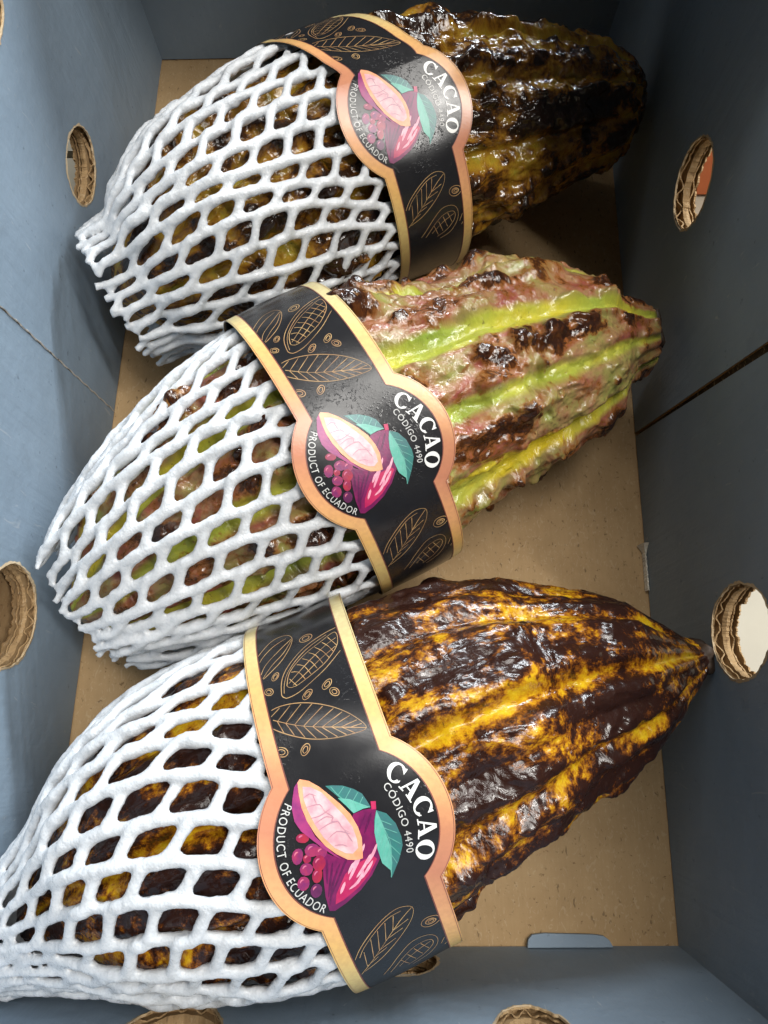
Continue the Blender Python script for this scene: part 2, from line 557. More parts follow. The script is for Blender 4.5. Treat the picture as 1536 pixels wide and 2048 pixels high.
# unseen flaps added over the rear and right walls to shade the back corner
def shade_flap(a, b, inward, rise, width):
    d = (b - a) / np.linalg.norm(b - a)
    pr = [(0, 0), (np.linalg.norm(b - a), 0), (np.linalg.norm(b - a) - .012, width), (.012, width)]
    out = inward * math.cos(rise) + np.array([0, 0, math.sin(rise)])
    nr = np.cross(d, out)
    q = np.array([a + d * s + out * w for s, w in pr])
    V = np.vstack([q, q + nr * .003])
    bmesh_part('shade_flap', V, [(0, 1, 2, 3), (7, 6, 5, 4), (0, 4, 5, 1), (1, 5, 6, 2), (2, 6, 7, 3), (3, 7, 4, 0)], M_BOARD, box)
pa = W_R.p(np.array([(sR + .062, WH + .001)]))[0]; pb = W_R.p(np.array([(W_R.L - .002, WH + .001)]))[0]
shade_flap(pa, pb, np.array([-1.0, 0, 0]), math.radians(12), .066)
pa = W_B.p(np.array([(.072, WH + .004)]))[0]; pb = W_B.p(np.array([(W_B.L - .002, WH + .004)]))[0]
shade_flap(pa, pb, np.array([0, -1.0, 0]), math.radians(12), .05)

# lock tab tucked in at the foot of the front wall
a, b = W_F.hit(1052, 1892)[0], W_F.hit(1222, 1892)[0]
def tab_profile():
    pts = []
    for x, y in ((0, 0), (.0006, .0022), (.002, .0034), (.006, .0038), (b - a - .006, .0034), (b - a - .0025, .0030), (b - a - .0008, .0018), (b - a, 0)):
        pts.append((a + x, y))
    return pts
tp = tab_profile()
VV = []
for z in (.0032, .0009):
    for s, y in tp:
        VV.append(W_F.a + W_F.d * s - W_F.n * (y + .0002) + np.array([0, 0, z - (y * .35 if z > .002 else 0)]))
k = len(tp)
FF = [tuple(range(k))[::-1], tuple(range(k, 2 * k))] + [(i, i + 1, k + i + 1, k + i) for i in range(k - 1)]
bmesh_part('lock_tab', VV, FF, M_BOARD, box)
# torn corner of a slot at the foot of the right wall
s0, s1 = W_R.hit(1283, 1190)[0], W_R.hit(1277, 1100)[0]
VV, FF = [], []
for i, tt in enumerate(np.linspace(0, 1, 40)):
    s = s0 + (s1 - s0) * tt
    hgt = .0022 + .0005 * rg.random() + .0035 * max(0, tt - .8) / .2
    wd = .0009 + .0003 * rg.random() + .0018 * max(0, tt - .82) / .18
    base = W_R.p(np.array([(s, .0006)]), -.0002)[0]
    top = W_R.p(np.array([(s, hgt)]), -.0003)[0]
    VV += [base - W_R.n * wd, base - W_R.n * wd * .6 + (0, 0, hgt * .8), top]
    if i:
        a_ = 3 * (i - 1)
        FF += [(a_, a_ + 1, a_ + 4, a_ + 3), (a_ + 1, a_ + 2, a_ + 5, a_ + 4)]
bmesh_part('torn_edge', VV, FF, kraft('torn_white_paper', (.80, .76, .66), (.68, .62, .50), (1, 1, 1)), box)

def keep_in(P, m):
    """soft things give way where they press against the walls"""
    P = P.copy()
    for w in (W_R, W_L, W_F, W_B):
        d = (P - w.a) @ w.nn
        over = np.maximum(d + m, 0)
        P -= over[:, None] * w.nn
    return P
# ------------------------------------------------------------------ what the vents show outside
def counter_mat():
    t = NT('pale_counter')
    v = t.obj()
    c = t.mix(t.mapr(t.noise(v, 30, 5), .3, .7), (.34, .315, .25), (.29, .265, .21))
    return t.fin(c, .45)
M_COUNTER = counter_mat()
M_DARK = flat_print('dark_joint', (.03, .03, .035), rough=.7)
z0 = -.0045
y_line = at(145, 309, z0)[1]
VV, FF = [], []
for (ya, yb) in ((-1.2, y_line - .0022), (y_line + .0022, 1.2)):
    o_ = len(VV)
    VV += [(-1.2, ya, z0), (1.2, ya, z0), (1.2, yb, z0), (-1.2, yb, z0), (-1.2, ya, z0 - .03), (1.2, ya, z0 - .03), (1.2, yb, z0 - .03), (-1.2, yb, z0 - .03)]
    FF += [tuple(o_ + i for i in f) for f in ((0, 1, 2, 3), (7, 6, 5, 4), (0, 4, 5, 1), (1, 5, 6, 2), (2, 6, 7, 3), (3, 7, 4, 0))]
cnt = mesh_np('countertop', np.array(VV, float), FF, M_COUNTER, smooth=False)
cnt['kind'] = 'structure'
g = mesh_np('floor', np.array([(-3, -3, -.05), (3, -3, -.05), (3, 3, -.05), (-3, 3, -.05)], float), [(0, 1, 2, 3)], M_DARK, smooth=False)
g['kind'] = 'structure'

M_ORANGE = flat_print('orange_carton_print', (.62, .17, .05), (.52, .13, .04), rough=.5, scale=40)
def orange_carton():
    p = at(1405, 395, z0)
    L, W, Hh = .26, .16, .06
    root = empty('orange_carton', (p[0] + W / 2 - .012, p[1] + L / 2, z0 + .0005))
    tag(root, 'orange carton outside, glimpsed through the upper vent hole of the right wall', 'carton')
    def bx(name, x0, x1, y0, y1, z_0, z_1, mat, par, bev=.0015):
        bm = bmesh.new()
        vs = [bm.verts.new((x, y, z)) for z in (z_0, z_1) for x, y in ((x0, y0), (x1, y0), (x1, y1), (x0, y1))]
        for f in ((3, 2, 1, 0), (4, 5, 6, 7), (0, 1, 5, 4), (1, 2, 6, 5), (2, 3, 7, 6), (3, 0, 4, 7)): bm.faces.new([vs[i] for i in f])
        bmesh.ops.bevel(bm, geom=bm.edges[:], offset=bev, segments=2, affect='EDGES')
        me = bpy.data.meshes.new(name); bm.to_mesh(me); bm.free()
        me.materials.append(mat)
        o = bpy.data.objects.new(name, me); COL.objects.link(o); o.parent = par
        return o
    bx('body', -W / 2, W / 2, -L / 2, L / 2, 0, Hh, M_ORANGE, root)
    bx('lid_flap', -W / 2 + .001, -.001, -L / 2 + .001, L / 2 - .001, Hh + .0003, Hh + .003, M_ORANGE, root, .0006)
    bx('lid_flap', .001, W / 2 - .001, -L / 2 + .001, L / 2 - .001, Hh + .0003, Hh + .003, M_ORANGE, root, .0006)
    return root
orange_carton()
# ------------------------------------------------------------------ cacao pods
def pod_mat_front():
    t = NT('yellow_brown_pod_skin')
    co = t.attr('rest', True)
    g = t.attr('groove')
    lump = t.attr('lump')
    big = t.noise(t.scalev(co, (.62, 1, 1)), 84, 6, .66, .35)
    fine = t.noise(t.scalev(co, (.8, 1, 1)), 360, 5, .74, .2)
    m = t.math('ADD', t.math('MULTIPLY', big, .58), t.math('MULTIPLY', fine, .42))
    m = t.math('ADD', m, t.math('MULTIPLY', g, .095))
    m = t.math('SUBTRACT', m, t.math('MULTIPLY', lump, .11))
    c = t.ramp(m, [(0, (.012, .006, .005)), (.493, (.024, .008, .005)), (.520, (.080, .023, .005)), (.547, (.22, .072, .006)), (.584, (.44, .21, .007)), (.645, (.58, .37, .010)), (.74, (.62, .46, .016))])
    gr = t.mapr(t.noise(co, 45, 3), .66, .80)
    c = t.mix(t.math('MULTIPLY', gr, t.mapr(m, .56, .64)), c, (.36, .40, .02))
    dot = t.mapr(t.noise(co, 640, 3, .7), .63, .70)
    c = t.mix(t.math('MULTIPLY', dot, .75), c, (.035, .013, .006))
    h = t.math('ADD', t.noise(t.scalev(co, (.8, 1, 1)), 340, 3, .55, .4), t.math('MULTIPLY', t.noise(t.scalev(co, (.8, 1, 1)), 120, 2, .5, .5), 1.8))
    n = t.bump(h, .38, .0014)
    r = t.mapr(fine, .3, .7, .18, .30)
    return t.fin(c, r, n, spec=.42, coat=.08, coat_rough=.06)

def pod_mat_mid():
    t = NT('green_pink_pod_skin')
    co = t.attr('rest', True)
    g = t.attr('groove')
    lump = t.attr('lump')
    n1 = t.noise(t.scalev(co, (.6, 1, 1)), 75, 5, .6, .4)
    n2 = t.noise(co, 280, 5, .68, .4)
    n3 = t.noise(t.scalev(co, (.5, 1, 1)), 40, 4, .6)
    flank = t.ramp(n1, [(.30, (.26, .29, .065)), (.42, (.30, .225, .075)), (.50, (.33, .175, .085)), (.57, (.31, .095, .06)), (.63, (.25, .05, .04)), (.72, (.33, .23, .10))])
    green = t.ramp(n3, [(.3, (.22, .32, .045)), (.5, (.46, .46, .06)), (.64, (.62, .47, .02))])
    gm = t.mapr(t.math('ADD', g, t.math('MULTIPLY', t.math('SUBTRACT', n1, .5), .9)), .36, .66)
    c = t.mix(gm, flank, green)
    # burnt brown warts
    w = t.math('ADD', t.math('MULTIPLY', lump, .40), t.math('MULTIPLY', n2, .85))
    w = t.math('ADD', w, t.math('MULTIPLY', t.math('SUBTRACT', n1, .5), .75))
    w = t.math('SUBTRACT', w, t.math('MULTIPLY', g, .24))
    halo = t.mapr(w, .42, .51)
    c = t.mix(t.math('MULTIPLY', halo, .85), c, (.24, .085, .014))
    wf = t.mapr(w, .525, .61)
    burnt = t.ramp(n2, [(.3, (.012, .005, .004)), (.50, (.030, .010, .005)), (.66, (.10, .032, .008))])
    c = t.mix(wf, c, burnt)
    dot = t.mapr(t.noise(co, 560, 3, .7), .64, .70)
    c = t.mix(t.math('MULTIPLY', dot, .6), c, (.05, .025, .01))
    h = t.math('ADD', t.math('MULTIPLY', t.noise(co, 240, 2, .5, .5), 1.6), t.noise(co, 560, 3, .55))
    n = t.bump(h, .42, .0012)
    r = t.math('SUBTRACT', .30, t.math('MULTIPLY', wf, .14))
    return t.fin(c, r, n, spec=.55, coat=.35, coat_rough=.12)

def pod_mat_back():
    t = NT('dark_brown_pod_skin')
    co = t.attr('rest', True)
    g = t.attr('groove')
    lump = t.attr('lump')
    n1 = t.noise(t.scalev(co, (.6, 1, 1)), 70, 5, .62, .5)
    n2 = t.noise(co, 200, 5, .68, .4)
    m = t.math('ADD', t.math('MULTIPLY', n1, .66), t.math('MULTIPLY', n2, .34))
    m = t.math('ADD', m, t.math('MULTIPLY', g, .06))
    m = t.math('SUBTRACT', m, t.math('MULTIPLY', lump, .12))
    c = t.ramp(m, [(0, (.012, .006, .004)), (.45, (.022, .009, .004)), (.485, (.085, .030, .005)), (.525, (.26, .115, .012)), (.60, (.40, .24, .022)), (.72, (.32, .32, .04))])
    dot = t.mapr(t.noise(co, 520, 3, .7), .62, .69)
    c = t.mix(t.math('MULTIPLY', dot, .6), c, (.03, .012, .006))
    h = t.math('ADD', t.math('MULTIPLY', t.noise(co, 200, 2, .5, .5), 1.6), t.noise(co, 480, 2, .5))
    n = t.bump(h, .5, .0013)
    return t.fin(c, t.mapr(n2, .3, .7, .24, .14), n, spec=.55, coat=.4, coat_rough=.08)
M_NUB = flat_print('dry_stalk', (.06, .035, .02), (.03, .018, .012), rough=.6, scale=300)

def build_pod(name, spine, knots, mat, seed, furrow_deg, depth, lumpiness, lump_scale, label, gw=.17, rough_lump=.4, warts=0, wart_h=.002):
    """knots: (arc position, radius) from butt to tip"""
    a0, a1 = knots[0][0], knots[-1][0]
    nu, nv = 420, 440
    tt = np.linspace(0, 1, nu)
    tt = .5 - .5 * np.cos(np.pi * tt) * (1 - .0)           # denser at both ends
    tt = .35 * tt + .65 * np.linspace(0, 1, nu)
    a = a0 + (a1 - a0) * tt
    r2 = pchip([k[0] for k in knots], [k[1] ** 2 for k in knots], a)
    r = np.sqrt(np.maximum(r2, 0))
    ph = np.linspace(0, 2 * np.pi, nv, endpoint=False)
    A, PH = np.meshgrid(a, ph, indexing='ij')
    Rr = np.repeat(r[:, None], nv, 1)
    rest = np.stack([A, Rr * np.cos(PH), Rr * np.sin(PH)], -1).reshape(-1, 3)
    wav = vnoise(rest * 22, seed + 3).reshape(nu, nv)
    env = np.clip(Rr / .04, 0, 1)
    # ten furrows, alternately deep and shallow
    q = (np.degrees(PH) - furrow_deg + 6.5 * wav + 60 * (A - (a0 + a1) / 2) * .3) / 36.0
    k = np.round(q)
    dq = q - k
    deep = np.where(np.mod(k, 2) == 0, 1.0, .72)
    groove = np.exp(-(dq / gw) ** 2) * deep
    crest = 1 - np.abs(dq) * 2
    prof = -depth * groove * env ** 1.2 + depth * .35 * (np.sin(np.pi * np.clip(crest, 0, 1) / 2) - .6) * env
    # double crest: a faint valley along each ridge
    prof += -depth * .05 * np.exp(-((np.abs(dq) - .5) / .08) ** 2) * env
    sx = np.array([.62, 1, 1])
    n1 = fbm(rest * sx * lump_scale, 3, seed, .5).reshape(nu, nv)
    n2 = fbm(rest * sx * lump_scale * 2.4 + 9, 3, seed + 20, .55).reshape(nu, nv)
    lump = sstep(.0, .42, n1) * .8 + sstep(.02, .38, n2) * rough_lump
    lump = lump * (1 - .85 * groove) * (0.35 + .65 * sstep(.1, .8, crest))
    lowf = fbm(rest * np.array([.8, 1, 1]) * 34, 2, seed + 40).reshape(nu, nv)
    d = prof + lumpiness * (lump - .25) * env ** .6 + .0030 * lowf * env + .0008 * n2 * env
    # single warts crowded along the crests of the ridges
    wart = np.zeros((nu, nv))
    if warts:
        rg = np.random.default_rng(seed)
        jig = 1 + .45 * fbm(rest * 260, 2, seed + 80).reshape(nu, nv)
        for _ in range(warts):
            aw = rg.uniform(a0 + .01, a1 - .008)
            kw = rg.integers(0, 10)
            off = .5 + rg.normal(0, .13)
            pw = np.radians((kw + off) * 36 + furrow_deg)
            rw = float(np.interp(aw, a, r))
            sz = .0016 + .0042 * rg.random() ** 1.6 * min(1, rw / .03)
            lo, hi = np.searchsorted(a, [aw - 2.2 * sz, aw + 2.2 * sz])
            if hi - lo < 2: continue
            dph = (PH[lo:hi] - pw + np.pi) % (2 * np.pi) - np.pi
            dist = np.sqrt(((A[lo:hi] - aw) * .8) ** 2 + (dph * Rr[lo:hi]) ** 2) / sz * jig[lo:hi]
            wart[lo:hi] = np.maximum(wart[lo:hi], (1 - sstep(.35, 1.35, dist)) * rg.uniform(.5, 1.0))
        wart *= 1 - .7 * groove
        d = d + wart_h * wart * env
        lump = np.clip(lump * .5 + wart * .75, 0, 1)
    d += .00025 * fbm(rest * 700, 2, seed + 60).reshape(nu, nv) * env
    R = np.maximum(Rr + d, Rr * .25)
    P = spine.surf(A, PH, R)
    P[..., 2] = np.maximum(P[..., 2], .0008 + .0004 * lowf)
    V = keep_in(P.reshape(-1, 3), .0008)
    i = np.arange(nu - 1)[:, None] * nv; j = np.arange(nv)[None]
    F = np.stack([i + j, i + nv + j, i + nv + (j + 1) % nv, i + (j + 1) % nv], -1).reshape(-1, 4)[:, ::-1]
    base = spine.pos((a0 + a1) / 2).copy(); base[2] = 0
    o = mesh_np(name, V - base, F, mat, None, True)
    o.location = base
    add_attr(o, 'rest', rest)
    add_attr(o, 'groove', groove.ravel())
    add_attr(o, 'lump', np.clip(lump, 0, 1).ravel())
    tag(o, label, 'cacao pod', 'cacao pods lying in the box')
    return o, base

def nub(spine, a, r, ln, parent, base):
    nu, nv = 12, 20
    s = np.linspace(0, 1, nu); ph = np.linspace(0, 2 * np.pi, nv, endpoint=False)
    A, PH = np.meshgrid(a + ln * s, ph, indexing='ij')
    R = np.repeat((r * np.sqrt(np.clip(1 - s ** 3, 0, 1)) * (.66 + .55 * s))[:, None], nv, 1) * (1 + .16 * np.sin(5 * PH) + .1 * np.sin(3 * PH + 9 * s[:, None]))
    P = spine.surf(A, PH, R).reshape(-1, 3)
    i = np.arange(nu - 1)[:, None] * nv; j = np.arange(nv)[None]
    F = np.stack([i + j, i + (j + 1) % nv, i + nv + (j + 1) % nv, i + nv + j], -1).reshape(-1, 4)
    return mesh_np('stalk_scar', P - base, F, M_NUB, parent, True)

# ------------------------------------------------------------------ foam net sleeves
def foam_mat():
    t = NT('white_foam')
    v = t.obj()
    c = t.mix(t.mapr(t.noise(v, 300, 4), .3, .7), (.575, .60, .625), (.655, .675, .70))
    vo = t.n('ShaderNodeTexVoronoi', feature='F1')
    t.set(vo.inputs['Vector'], v); vo.inputs['Scale'].default_value = 1500
    h = t.math('ADD', t.math('MULTIPLY', vo.outputs['Distance'], .6), t.noise(v, 800, 3, .6))
    n = t.bump(h, .30, .0006)
    t.p.inputs['Subsurface Weight'].default_value = .6
    t.p.inputs['Subsurface Radius'].default_value = (.0024, .0025, .0026)
    t.p.inputs['Subsurface Scale'].default_value = 1.0
    return t.fin(c, t.mapr(t.noise(v, 1300, 2), .35, .65, .18, .5), n, spec=.5)
M_FOAM = foam_mat()

def build_net(name, spine, knots, Ns, seed, strand_r, label, sa=11.5, sb=-7.0, phase=0.4):
    """knots: (arc position, radius) from the cut end towards the label; two crossing spirals of bonded foam strands"""
    rg = np.random.default_rng(seed)
    e0, e1 = knots[0][0], knots[-1][0]
    kx = [k[0] for k in knots]; ky = [k[1] for k in knots]
    Rf = lambda a: pchip(kx, ky, np.clip(a, e0, e1))
    dth = 2 * np.pi / Ns
    Dc = dth / (sa - sb)                       # distance between two bonds along a strand
    VV, FF = [], []
    cnt = 0
    ns = 8
    def tube(A, TH, RR, rad):
        nonlocal cnt
        P = spine.surf(A, TH, RR)
        P[:, 2] = np.maximum(P[:, 2], rad * .9 + .0004)
        P = keep_in(P, strand_r + .0006)
        T = np.gradient(P, axis=0); T /= np.linalg.norm(T, axis=1, keepdims=True)
        _, Tc, S, U = spine.frame(A)
        Nn = np.cos(TH)[:, None] * U + np.sin(TH)[:, None] * S
        B = np.cross(T, Nn); B /= np.linalg.norm(B, axis=1, keepdims=True)
        Nn = np.cross(B, T)
        q = np.linspace(0, 2 * np.pi, ns, endpoint=False)
        ring = P[:, None] + rad[:, None, None] * (np.cos(q)[None, :, None] * Nn[:, None] * .85 + np.sin(q)[None, :, None] * B[:, None])
        n = len(A)
        VV.append(ring.reshape(-1, 3))
        for i in range(n - 1):
            for k in range(ns):
                FF.append((cnt + i * ns + k, cnt + i * ns + (k + 1) % ns, cnt + (i + 1) * ns + (k + 1) % ns, cnt + (i + 1) * ns + k))
        FF.append(tuple(cnt + k for k in range(ns))[::-1])
        FF.append(tuple(cnt + (n - 1) * ns + k for k in range(ns)))
        cnt += n * ns
    # the whole sheet of netting is pulled about a little: one shared warp keeps the bonds together
    def warp(a, th):
        w = .22 * dth * np.sin(a * 55 + 3 * th + seed) + .16 * dth * np.sin(a * 31 - 2 * th + 2.1 * seed) + .10 * dth * np.sin(a * 120 + 7 * th)
        return th + w * sstep(0, .02, a - e0 + .012)
    for fam, sl in ((0, sa), (1, sb)):
        for j in range(Ns):
            ae = e0 + rg.uniform(-.0022, .0016)
            A = np.arange(ae, e1, .0012)
            s = A - e1
            u = s / Dc + (j if fam else -j)              # whole numbers are bonds
            ease = (-.125 if fam == 0 else .022) * dth * (np.sin(2 * np.pi * u) + .12 * np.sin(4 * np.pi * u))
            th = phase + j * dth + sl * s + ease
            th = warp(A, th)
            tight = np.clip(Rf(A) * dth / (4.0 * strand_r), .62, 1)
            nz = fbm(np.c_[A * 330, np.full(len(A), j * 7.7 + fam * 300.), A * 0], 2, seed)
            rad = strand_r * (1 + .16 * nz + .10 * np.cos(2 * np.pi * u)) * (.2 + .8 * tight)
            rr = Rf(A) - strand_r * (.65 if fam else .55) + .0006 * np.sin(A * 90 + j * 2.3) * sstep(0, .03, e1 - A)
            rr = rr + (.0009 * np.sin(j * 2.4 + fam) + .0011 * np.sin(5 * th + seed) + .0008 * np.sin(9 * th + 2 * seed)) * sstep(.030, 0, A - e0)
            tube(A, th, rr, rad)
    V = np.vstack(VV)
    tmp = mesh_np(name + '_raw', V, FF, M_FOAM, None, True)
    md = tmp.modifiers.new('fuse', 'REMESH')
    md.mode = 'VOXEL'; md.voxel_size = .00066; md.use_smooth_shade = True
    ms = tmp.modifiers.new('soften', 'SMOOTH'); ms.factor = .5; ms.iterations = 2
    dg = bpy.context.evaluated_depsgraph_get()
    ev = tmp.evaluated_get(dg)
    me = bpy.data.meshes.new_from_object(ev)
    nv = len(me.vertices)
    co = np.empty(nv * 3, np.float32); me.vertices.foreach_get('co', co); co = co.reshape(-1, 3)
    no = np.empty(nv * 3, np.float32); me.vertices.foreach_get('normal', no); no = no.reshape(-1, 3)
    d = .00012 * fbm(co * 900, 2, seed, .6) + .00022 * fbm(co * 430, 2, seed + 5)
    co = co + no * d[:, None]
    base = spine.pos((e0 + e1) / 2).copy(); base[2] = 0
    me.vertices.foreach_set('co', (co - base).astype(np.float32).ravel())
    me.polygons.foreach_set('use_smooth', np.ones(len(me.polygons), bool))
    me.name = name
    if not me.materials: me.materials.append(M_FOAM)
    me.update()
    bpy.data.objects.remove(tmp)
    o = bpy.data.objects.new(name, me)
    o.location = base
    COL.objects.link(o)
    tag(o, label, 'foam net', 'foam net sleeves on the pods')
    return o
